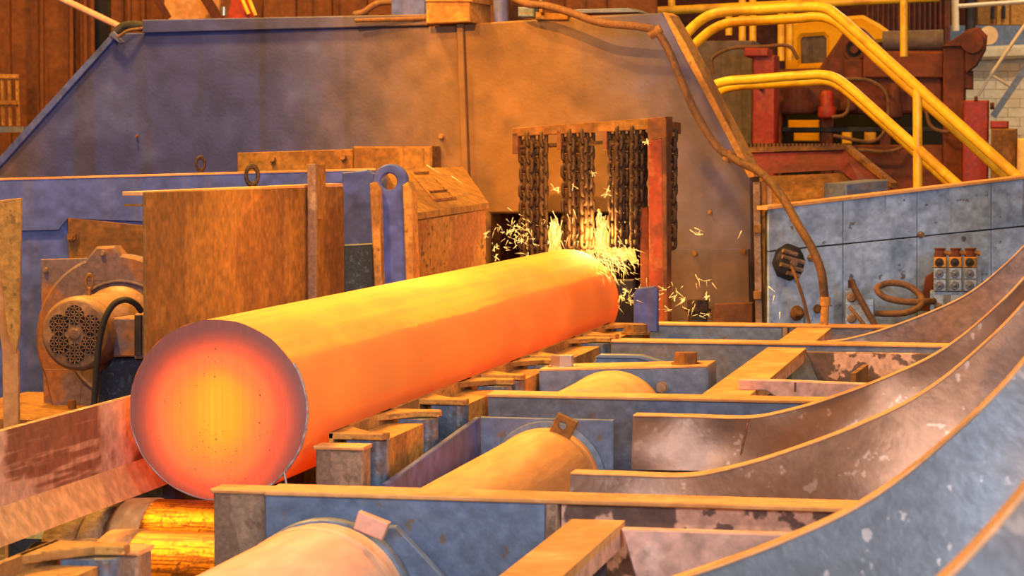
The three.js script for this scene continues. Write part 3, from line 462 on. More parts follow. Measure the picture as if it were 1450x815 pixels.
{ // fan motor on its round gear flange
  const o = thing('fan_motor', 'dusty electric motor with a flower-pattern fan grille on a round flange', 'motor'), w = 10.05, pl = Zp(w);
  part(o, 'mounting_plate', plate([[57, 367], [240, 362], [240, 590], [62, 590]], shift(pl, -0.09), 0.03, 0.003), M.flange);
  const gc = P(164, 481, w), GR = P(164, 481, w).distanceTo(P(50, 481, w)); const disc = []; for (let k = 0; k < 72; k++) disc.push([gc.x + GR * Math.cos(k / 72 * Math.PI * 2), gc.y + GR * Math.sin(k / 72 * Math.PI * 2)]);
  part(o, 'gear_flange', [plateW(disc, pl, 0.09, 0.012), plate([[120, 368], [136, 349], [162, 348], [176, 368], [176, 400], [120, 400]], shift(pl, 0.001), 0.09, 0.01), plate([[60, 520], [120, 520], [114, 588], [76, 588]], shift(pl, 0.002), 0.09, 0.01)], M.flange);
  const fc = P(172, 480, w); part(o, 'flange_ring', [new THREE.TorusGeometry(0.25, 0.008, 8, 60).translate(fc.x, fc.y, fc.z)], M.flange);
  for (const [x, y] of [[146, 358], [126, 416], [177, 412], [65, 382]]) part(o, 'bolt', hexHead(P(x, y, x < 70 ? w + 0.09 : w), V(0, 0, 1), 0.012, 0.014), M.block);
  const c = P(106, 473, 9.5), R = 0.154, n = V(0, 0, 1), L = 0.46;
  part(o, 'motor_body', lathe([[R * 0.86, -L - 0.06], [R * 0.98, -L], [R * 0.98, -0.14], [R, -0.13], [R, -0.03], [R * 0.94, -0.006], [R * 0.86, 0], [0.001, 0]], c, n), M.motor);
  part(o, 'end_bell', lathe([[R * 0.9, -L - 0.07], [R * 1.12, -L - 0.05], [R * 1.12, -L - 0.02], [R * 0.98, -L]], c, n), M.motor);
  // fan grille: six round petals of dark openings crossed by a triangular lattice of bars
  const dark = [], bars = [], rp = 0.041, zc = c.z + 0.0015, at = 0.079;
  for (let k = 0; k < 6; k++) {
    const t = Math.PI / 2 + k * Math.PI / 3, X = c.x + at * Math.cos(t), Y = c.y + at * Math.sin(t);
    dark.push(new THREE.CylinderGeometry(rp, rp, 0.002, 24).rotateX(Math.PI / 2).translate(X, Y, zc - 0.0006));
    for (let q = 0; q < 3; q++) for (let j = -1; j <= 1; j++) { const a = t + q * Math.PI / 3, off = j * 0.0205, half = Math.sqrt(rp * rp - off * off); const ux = Math.cos(a), uy = Math.sin(a), ox = X - uy * off, oy = Y + ux * off; bars.push(bar(V(ox - ux * half, oy - uy * half, zc + 0.001), V(ox + ux * half, oy + uy * half, zc + 0.001), 0.0045, 0.004, V(0, 0, 1))); }
  }
  const gd = part(o, 'grille_opening', dark, M.black); const gb = part(gd, 'grille_bars', bars, M.motor); gb.userData.kind = 'stuff';
  const hub = part(o, 'fan_hub', lathe([[0.024, -0.002], [0.024, 0.003], [0.018, 0.006], [0.001, 0.006]], c, n), M.motor);
  const e = P(127, 413, 9.66); part(o, 'eye_bolt', [new THREE.TorusGeometry(0.02, 0.006, 8, 20).scale(0.75, 1.5, 1).translate(e.x, e.y + 0.04, e.z), rod(V(e.x, e.y - 0.03, e.z), V(e.x, e.y + 0.014, e.z), 0.007)], M.rust);
  const tb = part(o, 'terminal_box', [pbox(160, 450, 204, 505, 9.56, 0.2, 0.006), pbox(190, 444, 212, 508, 9.54, 0.24, 0.006)], M.flange, 'dusty terminal box');
  part(tb, 'terminal_lid', pbox(190, 446, 200, 503, 9.53, 0.015, 0.002), M.dark);
  part(o, 'brace', [plate([[138, 530], [158, 508], [214, 504], [214, 600], [138, 600]], Zp(9.62), 0.2, 0.01)], M.darkBlue, 'dark blue gearbox foot');
  part(o, 'power_cable', tube([P(200, 440, 9.5), P(192, 430, 9.46), P(178, 424, 9.42), P(163, 429, 9.4), P(150, 448, 9.38), P(141, 482, 9.37), P(136, 535, 9.36), P(132, 592, 9.36)], 0.013, 60), M.dark, 'black power cable');
  part(o, 'foot_bolt', rod(P(104, 592, 9.9), P(101, 566, 9.9), 0.018), M.rust);
  done(o);
  one('machine_plinth', box(P(-40, 500, 10).x, -3.05, 0, base, -10.6, -9.55, 0.01), M.rust, 'low rusty plinth under the fan motor', 'plinth');
}
// angle strips at the left edge
one('bent_strip', plate([[-6, 284], [30, 280], [27, 470], [22, 500], [10, 470], [-6, 330]], Zp(8.3), 0.014, 0.002), M.pan, 'upper bent brown strip at the left edge of the picture', 'strip');
one('upright_strip', [plate([[-12, 330], [0, 335], [16, 470], [25, 500], [26, 640], [5, 640], [3, 500], [-12, 380]], Zp(8.36), 0.02, 0.002), box(P(5, 640, 8.36).x, P(26, 640, 8.36).x, 0, P(5, 639, 8.36).y, -8.38, -8.36, 0.002)], M.dust, 'pale upright strip at the left edge, behind the bent strip', 'strip');
{ // lug arm, violet panel, hooded box
  const w = 10.75, pl = Zp(w);
  one('violet_panel', [plate([[484, 244], [520, 240], [530, 246], [530, 460], [484, 460]], Zp(11.15), 0.04, 0.006), box(P(486, 400, 11.15).x, P(528, 400, 11.15).x, 0, P(486, 455, 11.15).y, -11.19, -11.15)], M.violet, 'violet panel between the guard sheet and the drilled lug arm', 'panel');
  one('scuffed_panel', [plate([[487, 346], [528, 344], [528, 470], [487, 470]], Zp(10.98), 0.05, 0.006), box(P(488, 400, 10.98).x, P(527, 400, 10.98).x, 0, P(486, 465, 10.98).y, -11.03, -10.98)], M.darkBlue, 'dark scuffed plate low between the guard sheet and the lug arm', 'panel');
  const o = thing('lug_arm', 'upright blue lug arm with a round hole and flanged sides', 'arm'); const out = [];
  for (let k = 0; k <= 24; k++) { const t = Math.PI * (1 - k / 24); out.push([552 + 24 * Math.cos(t), 257 - 25 * Math.sin(t)]); }
  part(o, 'web', plate([...out, [579, 470], [532, 470]], pl, 0.05, 0.006, [holeAt(550.5, 257, 0.037, pl)]), M.violet);
  part(o, 'flange', plate([[523, 260], [530, 257], [537, 268], [543, 470], [533, 470]], shift(pl, 0.05), 0.1, 0.006), M.pan);
  part(o, 'flange', plate([[570, 262], [577, 257], [583, 270], [589, 470], [577, 470]], shift(pl, 0.05), 0.1, 0.006), M.pan);
  part(o, 'foot', box(P(533, 460, w).x, P(588, 460, w).x, 0, P(533, 466, w).y, -w - 0.06, -w + 0.05), M.post); done(o);
  const hb = thing('hooded_box', 'rusty box with a sloping hood and a small hatch left of the sparks', 'box');
  const A = P(584, 311, 11.0), B = P(688, 294, 12.1), C = P(655, 240, 12.7), D = P(548, 244, 11.7);
  const down = (p, y) => V(p.x, y, p.z), inn = V(0.012, 0, -0.012);
  part(hb, 'body', hull([A, B, C, D].flatMap((p) => [down(p, p.y - 0.01), down(p, 0)])), M.rustSpot, 'mottled rusty side');
  const A2 = P(579, 303, 10.97), B2 = P(692, 287, 12.1), C2 = P(656, 236, 12.7), D2 = P(545, 239, 11.7);
  part(hb, 'hood', slab([A2, B2, C2, D2], V(0, -0.03, 0)), M.rust);
  const bl = (u, v) => A2.clone().multiplyScalar((1 - u) * (1 - v)).addScaledVector(B2, u * (1 - v)).addScaledVector(C2, u * v).addScaledVector(D2, (1 - u) * v).add(V(0, 0.004, 0));
  const q = [bl(0.36, 0.2), bl(0.62, 0.2), bl(0.5, 0.86), bl(0.28, 0.86)];
  const hr = part(hb, 'hatch_rim', q.map((p, i) => bar(p, q[(i + 1) % 4], 0.012, 0.012)), M.rustSpot); part(hr, 'hatch_bar', bar(bl(0.35, 0.4), bl(0.58, 0.4), 0.012, 0.01), M.rustSpot); done(hb);
}

// ------------------------------------------------------------------ the mill housing
const HP = Op(0, 13.7, 1065, 12.9);
{
  const o = thing('mill_housing', 'massive blue and brown mill housing behind the billet', 'housing');
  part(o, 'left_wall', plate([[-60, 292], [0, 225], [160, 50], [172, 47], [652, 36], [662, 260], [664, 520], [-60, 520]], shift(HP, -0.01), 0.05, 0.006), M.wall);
  const hole = px2([[694, 302], [694, 470], [906, 470], [906, 302]], HP);
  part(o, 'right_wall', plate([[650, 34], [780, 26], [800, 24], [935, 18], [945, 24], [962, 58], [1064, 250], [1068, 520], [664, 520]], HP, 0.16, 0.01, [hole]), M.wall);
  part(o, 'edge_strip', plate([[-62, 300], [-62, 290], [0, 221], [158, 47], [166, 50], [8, 227]], shift(HP, 0.01), 0.06, 0.003), M.violet);
  part(o, 'corner_strip', plate([[938, 17], [947, 21], [970, 60], [1069, 250], [1060, 252], [961, 64]], shift(HP, 0.012), 0.17, 0.003), M.pan, 'orange dusty corner strip');
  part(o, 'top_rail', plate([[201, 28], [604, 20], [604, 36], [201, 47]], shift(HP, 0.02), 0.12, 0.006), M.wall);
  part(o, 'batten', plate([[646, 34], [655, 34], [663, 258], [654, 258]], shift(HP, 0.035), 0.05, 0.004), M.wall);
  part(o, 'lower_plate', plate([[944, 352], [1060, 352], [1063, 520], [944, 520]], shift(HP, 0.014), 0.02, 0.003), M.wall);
  for (const [x, y, r] of [[983, 359, 0.016], [1052, 356, 0.016], [625, 193, 0.014], [1005, 300, 0.01], [194, 193, 0.008]]) part(o, 'bolt', hexHead(hit(x, y, shift(HP, y > 350 ? 0.014 : 0)), V(0, 0, 1), r, 0.018), M.rust);
  const c = hit(800, 390, HP), zz = c.z - 0.16;
  part(o, 'tunnel', [box(hit(686, 390, HP).x, hit(694, 390, HP).x, 0, 1.3, zz - 1.6, zz), box(hit(910, 390, HP).x, hit(918, 390, HP).x, 0, 1.3, zz - 1.6, zz), box(hit(686, 390, HP).x, hit(918, 390, HP).x, 1.29, 1.33, zz - 1.6, zz), box(hit(686, 390, HP).x, hit(918, 390, HP).x, 0, 1.33, zz - 1.7, zz - 1.6)], M.oxide);
  part(o, 'base', [box(hit(-60, 500, HP).x, hit(690, 500, HP).x, 0, 0.6, c.z - 0.6, c.z - 0.35), box(hit(912, 500, HP).x, hit(1068, 500, HP).x, 0, 0.6, c.z - 0.34, c.z - 0.05)], M.oxide);
  done(o);
  const bp = shift(HP, 0.02);
  one('strip_plate', plate([[336, 216], [500, 211], [500, 250], [336, 250]], bp, 0.028, 0.004), M.rust, 'rusty strip plate fixed low on the mill housing', 'plate');
  one('cover_box', plate([[500, 207], [611, 207], [611, 250], [500, 250]], shift(HP, 0.12), 0.128, 0.01), M.rust, 'rusty cover box on the mill housing above the lug arm', 'box');
  one('bolt_head', hexHead(hit(387, 225, bp), V(0, 0, 1), 0.018, 0.03), M.rust, 'left rusty bolt head on the strip plate, above the lifting eye', 'bolt');
  one('bolt_head', hexHead(hit(487, 222, bp), V(0, 0, 1), 0.018, 0.03), M.rust, 'right rusty bolt head on the strip plate, beside the cover box', 'bolt');
  // fittings along the top
  const topY = (x) => hit(x, 45 - (x - 200) * 0.034, HP);
  one('junction_box', plate([[553, -6], [603, -6], [603, 28], [553, 28]], shift(HP, 0.0), 0.2, 0.01), M.violet, 'violet junction box on top of the mill housing', 'box');
  const jb = thing('fixing_box', 'beige box beside the violet junction box on top of the housing', 'box'); part(jb, 'case', plate([[603, 2], [665, 1], [665, 31], [603, 34]], shift(HP, 0.1), 0.3, 0.006), M.pan); part(jb, 'lid', plate([[602, -4], [668, -4], [668, 3], [602, 3]], shift(HP, 0.11), 0.3, 0.006), M.pan); done(jb);
  const s = hit(701, 30, HP); one('steel_column', rod(V(s.x, s.y - 0.02, s.z - 0.15), V(s.x, 2.9, s.z - 0.15), 0.042), M.violet, 'short violet column rising from the housing top', 'column');
  one('terminal_box', plate([[733, 10], [756, 10], [756, 24], [733, 24]], shift(HP, -0.1), 0.12, 0.006), M.blue, 'small blue box right of the violet column on the housing', 'box');
  one('air_pipe', ptube([[560, 3, 13.4], [538, 4, 13.4], [525, 10, 13.4], [515, 17, 13.4], [503, 20, 13.4]], 0.018), M.hose, 'short brown pipe bend left of the violet junction box', 'pipe');
  one('low_pipe', ptube([[505, 29, 13.2], [602, 26, 13.2]], 0.012), M.hose, 'thin straight pipe under the violet junction box', 'pipe');
  one('cap_rail', plate([[792, 14], [888, 11], [905, 17], [796, 19]], shift(HP, -0.12), 0.2, 0.004), M.steelBlue, 'shiny steel strip on the right end of the housing top', 'strip');
  const cl = thing('hose_clamp', 'brown clamp stand holding the hose on the housing top', 'clamp'); part(cl, 'base', plate([[758, 17], [804, 20], [804, 28], [758, 28]], shift(HP, 0.02), 0.16, 0.004), M.rust); part(cl, 'clip', plate([[763, -2], [768, -2], [768, 18], [763, 18]], shift(HP, 0.05), 0.03, 0.003), M.rust); done(cl);
  one('dark_bundle', ptube([[165, 46, 13.65], [176, 38, 13.65], [205, 37, 13.6], [230, 36, 13.8]], 0.03), M.dark, 'dark hose bundle at the upper left corner of the housing', 'hose');
  one('thin_cable', ptube([[168, 52, 13.5], [180, 44, 13.5], [203, 40, 13.52]], 0.009), M.hose, 'thin cable bent over the upper left housing corner', 'cable');
  one('bent_lug', plate([[154, 49], [160, 44], [174, 60], [170, 62]], shift(HP, 0.04), 0.02, 0.002), M.housing, 'thin bent tab at the upper left housing corner', 'tab');
  // hose running down the right edge
  const h = thing('cable_hose', 'long brown hose draped over the housing and down to the blue panel', 'hose');
  const hp = [[715, -8, 12.95], [745, 5, 12.9], [772, 8, 12.85], [805, 17, 12.8], [850, 32, 12.75], [905, 38, 12.72], [928, 44, 12.72], [945, 68, 12.72], [965, 115, 12.7], [988, 165, 12.7], [1018, 210, 12.68], [1045, 228, 12.62], [1075, 243, 12.5], [1105, 275, 12.3], [1130, 318, 12.15], [1150, 352, 12.05], [1163, 385, 12.0], [1168, 425, 12.0]];
  part(h, 'hose', ptube(hp, 0.021, 240), M.hose);
  part(h, 'ferrule', [rod(P(1168.5, 420, 12), P(1168.5, 432, 12), 0.026), rod(P(1168.5, 432, 12), P(1166, 470, 12), 0.02)], M.pan);
  for (const [x, y, x2, y2, w] of [[920, 51, 936, 40, 12.72], [1028, 228, 1038, 215, 12.66]]) part(h, 'strap', rod(P(x, y, w), P(x2, y2, w), 0.024, 0.024), M.rust); done(h);
}

// ------------------------------------------------------------------ chain curtain
{
  const cp = Op(725, 12.45, 942, 12.15), o = thing('chain_hanger', 'rust-brown hanging frame with a red post that carries the chains', 'frame');
  part(o, 'top_bar', plate([[725, 181], [920, 167], [920, 183], [725, 193]], cp, 0.05, 0.003), M.rust);
  part(o, 'hanger', plate([[725, 188], [733, 188], [733, 218], [725, 218]], cp, 0.04, 0.003), M.rustDark);
  for (const x of [788, 853]) part(o, 'hanger', plate([[x, 185], [x + 6, 185], [x + 6, 212], [x, 212]], cp, 0.03, 0.003), M.rustDark);
  part(o, 'chain_rod', rod(hit(728, 208, shift(cp, -0.03)), hit(918, 199, shift(cp, -0.03)), 0.011), M.chain);
  part(o, 'post_head', plate([[917, 167], [942, 165], [942, 196], [917, 200]], shift(cp, 0.03), 0.08, 0.004), M.rustDark);
  part(o, 'post', plate([[917, 199], [937, 197], [940, 470], [920, 470]], shift(cp, 0.03), 0.035, 0.003), M.postRed, 'red painted post');
  part(o, 'post_flange', plate([[937, 168], [943, 168], [945, 470], [939, 470]], shift(cp, 0.035), 0.05, 0.003), M.rustDark);
  part(o, 'shield', plate([[905, 296], [917, 292], [922, 470], [908, 470]], shift(cp, -0.03), 0.02, 0.003), M.oxide);
  const a = hit(940, 180, cp); part(o, 'side_arm', bar(V(a.x, a.y, a.z), V(a.x - 0.02, a.y, a.z - 0.6), 0.04, 0.06), M.rustDark);
  const f = hit(930, 465, cp); part(o, 'footing', box(f.x - 0.06, f.x + 0.06, 0, f.y, f.z - 0.1, f.z + 0.03), M.oxide); done(o);
  // one link, shared by every chain
  const pitch = 0.0445, wire = 0.0104, hw = 0.0175, hl = pitch / 2 + wire * 0.55 - 0.001;
  const lp = []; for (let k = 0; k < 24; k++) { const t = k / 24 * Math.PI * 2, s = Math.sin(t); lp.push(V(hw * Math.cos(t), (hl - hw + 0.006) * Math.sign(s) * Math.min(1, Math.abs(s) * 3) + hw * s, 0)); }
  const link = uvBox(tube(lp, wire, 40, true, 8));
  const groups = [[[738, 747, 757, 767], 196, 355, 'left'], [[798, 806, 815, 824, 833], 192, 352, 'middle'], [[864, 874, 884, 895, 904], 188, 349, 'right']];
  const word = ['first', 'second', 'third', 'fourth', 'fifth'];
  const mk = (p, top, bottom, lab, ph) => {
    const c = thing('hanging_chain', lab, 'chain', 'chains of the curtain over the billet'), n = Math.round((top - bottom) / pitch);
    for (let i = 0; i < n; i++) { const m = new THREE.Mesh(link, M.chain); m.name = 'link'; m.castShadow = m.receiveShadow = true; m.position.set(p.x + rr(-1, 1) * 0.002, top - i * pitch - pitch / 2, p.z + rr(-1, 1) * 0.003); m.rotation.set(rr(-0.06, 0.06), (i % 2 ? Math.PI / 2 : 0) + Math.PI / 4 + ph + rr(-0.12, 0.12), rr(-0.05, 0.05)); c.add(m); }
    done(c);
  };
  groups.forEach(([xs, y0, y1, side]) => xs.forEach((x, k) => { const q = shift(cp, -0.03 + (k % 2) * 0.035 - 0.0175); const p = hit(x + 3, y0, q); mk(p, p.y + 0.02, hit(x, y1 + 2, q).y, `rusty hanging chain, ${word[k]} from the left in the ${side} bunch of the curtain`, (k % 2 ? 0.15 : -0.15)); }));
  for (const [x, y0, y1, d, lab] of [[911, 205, 300, -0.12, 'rusty chain half hidden just left of the red post'], [953, 200, 345, -0.2, 'rusty chain hanging behind the right edge of the red post']]) { const q = shift(cp, d), p = hit(x, y0, q); mk(p, p.y + 0.05, hit(x, y1, q).y, lab, 0); }
  one('chain_hook_bar', bar(hit(905, 192, shift(cp, -0.12)), hit(957, 190, shift(cp, -0.22)), 0.02, 0.02), M.rust, 'small bar behind the red post that carries two chains', 'bar');
}
{ // brown and blue posts at the end of the billet
  one('end_stop', pbox(866, 396, 897, 620, 12.2, 0.08, 0.005), M.dark, 'dark brown post at the far end of the billet', 'post');
  one('rounded_stop', plate([[897, 470], [897, 416], [902, 408], [926, 405], [931, 410], [931, 470]], Zp(11.75), 0.05, 0.005), M.violet, 'violet rounded stop plate right of the billet end', 'stop');
  const p = P(988, 460, 12.4); one('bolt_head', [rod(V(p.x, 0, p.z), V(p.x, P(988, 440, 12.4).y, p.z), 0.05), hexHead(V(p.x, P(988, 440, 12.4).y, p.z), V(0, 1, 0), 0.06, 0.055)], M.chain, 'short dark bolt standing behind the farthest beam', 'bolt');
  one('low_box', plate([[1010, 430], [1066, 428], [1066, 640], [1010, 640]], shift(HP, 0.08), 0.06, 0.005), M.rustDark, 'low rusty plate at the foot of the housing right of the sparks', 'plate');
}
{ // hinge post right of the housing
  const o = thing('hinge_post', 'narrow upright hinge post at the right edge of the housing', 'post'), pl = Zp(12.62);
  part(o, 'post', plate([[1066, 258], [1076, 257], [1080, 470], [1070, 470]], pl, 0.06, 0.003), M.block);
  part(o, 'side_strip', plate([[1077, 255], [1085, 254], [1088, 470], [1081, 470]], shift(pl, -0.02), 0.06, 0.003), M.pan);
  part(o, 'tall_strip', plate([[1085, 262], [1092, 260], [1093, 300], [1086, 300]], shift(pl, -0.05), 0.03, 0.003), M.dust);
  for (const y of [318, 412]) part(o, 'hinge', pbox(1067, y, 1078, y + 12, 12.6, 0.03, 0.004), M.rust);
  part(o, 'foot', box(P(1066, 460, 12.62).x, P(1088, 460, 12.62).x, 0, P(1070, 468, 12.62).y, -12.68, -12.62), M.oxide); done(o);
}
// ------------------------------------------------------------------ blue side panel with hydraulics
const SP = Op(1088, 12.5, 1450, 13.6);
{
  const o = thing('plate_wall', 'light blue side wall of bolted plates behind the valves', 'panel');
  const top = (x) => 296 - (x - 1088) * 0.1185, mid = (x) => 356 - (x - 1088) * 0.099, cols = [1088, 1194, 1299, 1404, 1530];
  part(o, 'backing', plate([[1089, 300], [1530, top(1530) + 4], [1530, 620], [1089, 620]], shift(SP, -0.02), 0.04, 0.002), M.dark);
  for (let k = 0; k < 4; k++) { const a = cols[k] + 0.8, b = cols[k + 1] - 0.8; part(o, 'panel', plate([[a, top(a)], [b, top(b)], [b, mid(b) - 1], [a, mid(a) - 1]], SP, 0.018, 0.002), M.panel); part(o, 'panel', plate([[a, mid(a) + 1], [b, mid(b) + 1], [b, 500], [a, 500]], SP, 0.018, 0.002), M.panel); }
  part(o, 'top_lip', plate([[1086, 292], [1530, top(1530) - 4], [1530, top(1530)], [1086, 297]], shift(SP, 0.015), 0.09, 0.002), M.dust, 'dusty top lip');
  for (const [x, y] of [[1303, 332], [1147, 365]]) part(o, 'bolt', hexHead(hit(x, y, SP), SP.n, 0.016, 0.02), M.block);
  part(o, 'footing', plate([[1089, 480], [1530, 480], [1530, 520], [1089, 520]], shift(SP, -0.06), 0.05, 0), M.oxide);
  { const a = hit(1089, 500, SP), b = hit(1530, 500, SP); part(o, 'base', bar(V(a.x, 0.3, a.z - 0.06), V(b.x, 0.3, b.z - 0.06), 0.06, 0.6), M.oxide); } done(o);
  one('grey_box', plate([[1198, 260], [1258, 254], [1258, 320], [1198, 320]], shift(SP, -0.3), 0.2, 0.005), M.steelBlue, 'grey-blue box peeping over the blue side wall below the tray', 'box');
  const q = hit(1118, 371, shift(SP, 0.02)), n = SP.n.clone();
  const h = thing('hub_cover', 'round dark ribbed hub cover on the left of the blue side wall', 'cover');
  part(h, 'backing', [rod(q.clone().addScaledVector(n, -0.02), q.clone().addScaledVector(n, 0.004), 0.095, 0.095, 8)], M.dark);
  part(h, 'disc', lathe([[0.001, 0.03], [0.05, 0.03], [0.075, 0.024], [0.086, 0.01], [0.088, 0]], q, n), M.dark);
  const u = SP.u; for (const [x, y, l, t] of [[-0.02, 0.05, 0.045, -0.25], [0.0, 0.015, 0.07, -0.25], [-0.01, -0.025, 0.07, -0.25], [0.0, -0.06, 0.04, -0.25]]) { const c = q.clone().addScaledVector(u, x).add(V(0, y, 0)).addScaledVector(n, 0.03), d = u.clone().multiplyScalar(l * Math.cos(t)).add(V(0, l * Math.sin(t), 0)); part(h, 'rib', rod(c.clone().sub(d), c.clone().add(d), 0.011, 0.011, 10), M.block); }
  part(h, 'boss', rod(q.clone().addScaledVector(n, 0.02), q.clone().addScaledVector(n, 0.045), 0.02), M.block); done(h);
  one('sensor_cable', ptube([[1119, 373, -q.z - 0.03], [1128, 395, 12.38], [1138, 425, 12.38], [1147, 462, 12.38]], 0.0085), M.hose, 'thin cable hanging from the ribbed hub cover', 'cable');
  const c2 = hit(1128, 443, shift(SP, 0.01)); one('round_port', [lathe([[0.001, 0.05], [0.014, 0.05], [0.016, 0.018], [0.036, 0.016], [0.04, 0]], c2, n)], M.rust, 'small round rusty port below the ribbed hub cover', 'port');
  const c3 = hit(1157, 437, shift(SP, 0.005)); one('bolt_head', hexHead(c3, n, 0.02, 0.03), M.rust, 'rusty bolt left of the hose ferrule on the blue wall', 'bolt');
  // small hydraulic block
  const w1 = 12.55, b1 = thing('hydraulic_block', 'small pale hydraulic block left of the coiled hose', 'valve');
  const bb = part(b1, 'block', pbox(1197, 432, 1237, 520, w1, 0.1, 0.003), M.valve); part(b1, 'block', pbox(1197, 411, 1216, 432, w1 + 0.01, 0.08, 0.003), M.valve); part(b1, 'block', pbox(1225, 424, 1237, 433, w1 + 0.02, 0.06, 0.002), M.valve);
  for (const [x, y] of [[1206, 421], [1206, 451]]) part(bb, 'port', lathe([[0.001, 0.01], [0.016, 0.012], [0.022, 0.008], [0.024, 0]], P(x, y, w1), V(0, 0, 1)), M.block); 
  part(b1, 'foot', box(P(1199, 500, w1).x, P(1235, 500, w1).x, 0, P(1199, 518, w1).y, -w1 - 0.1, -w1), M.oxide); done(b1);
  one('hydraulic_hose', [ptube([[1206, 398, 12.5], [1210, 408, 12.48], [1222, 430, 12.45], [1240, 462, 12.42]], 0.016), rod(P(1206, 396, 12.5), P(1206, 408, 12.5), 0.018)], M.hose, 'thick brown hose crossing the small hydraulic block', 'hose');
  one('hydraulic_hose', ptube([[1204, 435, 12.5], [1212, 445, 12.47], [1224, 460, 12.45]], 0.009), M.hose, 'thin brown hose low on the small hydraulic block', 'hose');
  one('coiled_hose', ptube([[1322, 426, 12.7], [1306, 427, 12.62], [1280, 427, 12.6], [1252, 420, 12.6], [1242, 409, 12.62], [1256, 401, 12.66], [1284, 404, 12.68], [1303, 418, 12.66], [1304, 432, 12.6], [1285, 442, 12.58], [1255, 444, 12.6], [1236, 443, 12.62]], 0.0165, 160), M.hose, 'dark coiled hydraulic hose left of the three valves', 'hose');
  one('hose_bracket', plate([[1302, 440], [1310, 392], [1322, 384], [1322, 440]], Zp(12.88), 0.04, 0.003), M.oxide, 'dark brown bracket plate left of the three valves', 'bracket');
  const w2 = 12.72, mf = thing('valve_manifold', 'pale manifold block under the three valve stacks', 'manifold');
  const mb = part(mf, 'block', pbox(1317, 412, 1388, 520, w2, 0.14, 0.004), M.valve); part(mb, 'name_plate', pbox(1337, 417, 1346, 430, w2 - 0.002, 0.003, 0.0008), M.steelBlue);
  for (const x of [1329, 1351, 1373]) part(mb, 'port', lathe([[0.001, 0.02], [0.014, 0.02], [0.02, 0.012], [0.021, 0]], P(x, 434, w2), V(0, 0, 1)), M.block);
  part(mf, 'foot', box(P(1320, 500, w2).x, P(1385, 500, w2).x, 0, P(1320, 518, w2).y, -w2 - 0.14, -w2), M.oxide); done(mf);
  [1331, 1353, 1374].forEach((x, k) => {
    const v = thing('valve_stack', ['left', 'middle', 'right'][k] + ' of the three solenoid valve stacks on the pale manifold', 'valve', 'solenoid valve stacks'), w = 12.7;
    for (const [y0, y1, m, name] of [[395.5, 412, M.valve, 'lower_valve'], [379, 395, M.valve, 'upper_valve'], [364, 378.5, M.pan, 'solenoid']]) {
      const b = part(v, name, pbox(x - 9, y0, x + 9, y1, w, 0.09, 0.003), m); const pr = part(b, 'port', lathe([[0.001, 0.012], [0.008, 0.012], [0.01, 0.004], [0.016, 0.008], [0.021, 0.006], [0.022, 0]], P(x - 1, (y0 + y1) / 2, w), V(0, 0, 1)), m === M.pan ? M.dark : M.steelBlue);
    }
    const a = P(x, 364, w + 0.045), b = P(x, 351, w + 0.045); part(v, 'coil', lathe([[0.03, 0], [0.03, 0.02], [0.026, 0.024], [0.026, 0.04], [0.03, 0.042], [0.03, a.distanceTo(b)], [0.001, a.distanceTo(b) + 0.002]], a, V(0, 1, 0)), M.oxide);
    const e = P(x + 9, 356, w + 0.04); part(v, 'plug', rod(e.clone().add(V(-0.02, 0, 0)), e.clone().add(V(0.02, -0.012, 0)), 0.012), M.rust); done(v);
  });
}
// ------------------------------------------------------------------ handrails of the stair
function handrail(top, midr, posts, w0, w1, lab) {
  const o = thing('handrail', lab, 'railing', null), wAt = (x) => w0 + (w1 - w0) * (x - 960) / 490, f = (l) => l.map(([x, y]) => [x, y, wAt(x)]);
  part(o, 'top_rail', ptube(f(top), 0.03, 220), M.yellow); part(o, 'middle_rail', ptube(f(midr), 0.028, 160), M.yellow);
  for (const [x, y0, y1] of posts) part(o, 'post', rod(P(x, y0, wAt(x)), P(x + 1, y1, wAt(x)), 0.026), M.yellow); return done(o);
}
handrail([[952, 78], [975, 45], [1000, 24], [1025, 17], [1070, 14], [1120, 11], [1155, 10], [1172, 13], [1188, 24], [1210, 43], [1260, 88], [1340, 160], [1440, 250], [1480, 286]],
  [[996, 132], [1010, 121], [1030, 115], [1070, 112], [1120, 108], [1165, 106], [1182, 110], [1200, 122], [1250, 166], [1350, 256], [1390, 292]], [[1299, 122, 330]], 14.6, 13.9, 'near yellow stair handrail at the upper right');
handrail([[962, 92], [985, 62], [1012, 40], [1035, 32], [1080, 29], [1130, 26], [1165, 24], [1185, 32], [1215, 58], [1262, 102], [1340, 172], [1425, 250], [1460, 282]],
  [[1002, 146], [1022, 128], [1045, 122], [1090, 119], [1140, 116], [1172, 115], [1192, 124], [1250, 174], [1340, 256], [1380, 292]], [], 15.3, 14.6, 'far yellow stair handrail just behind the near one');
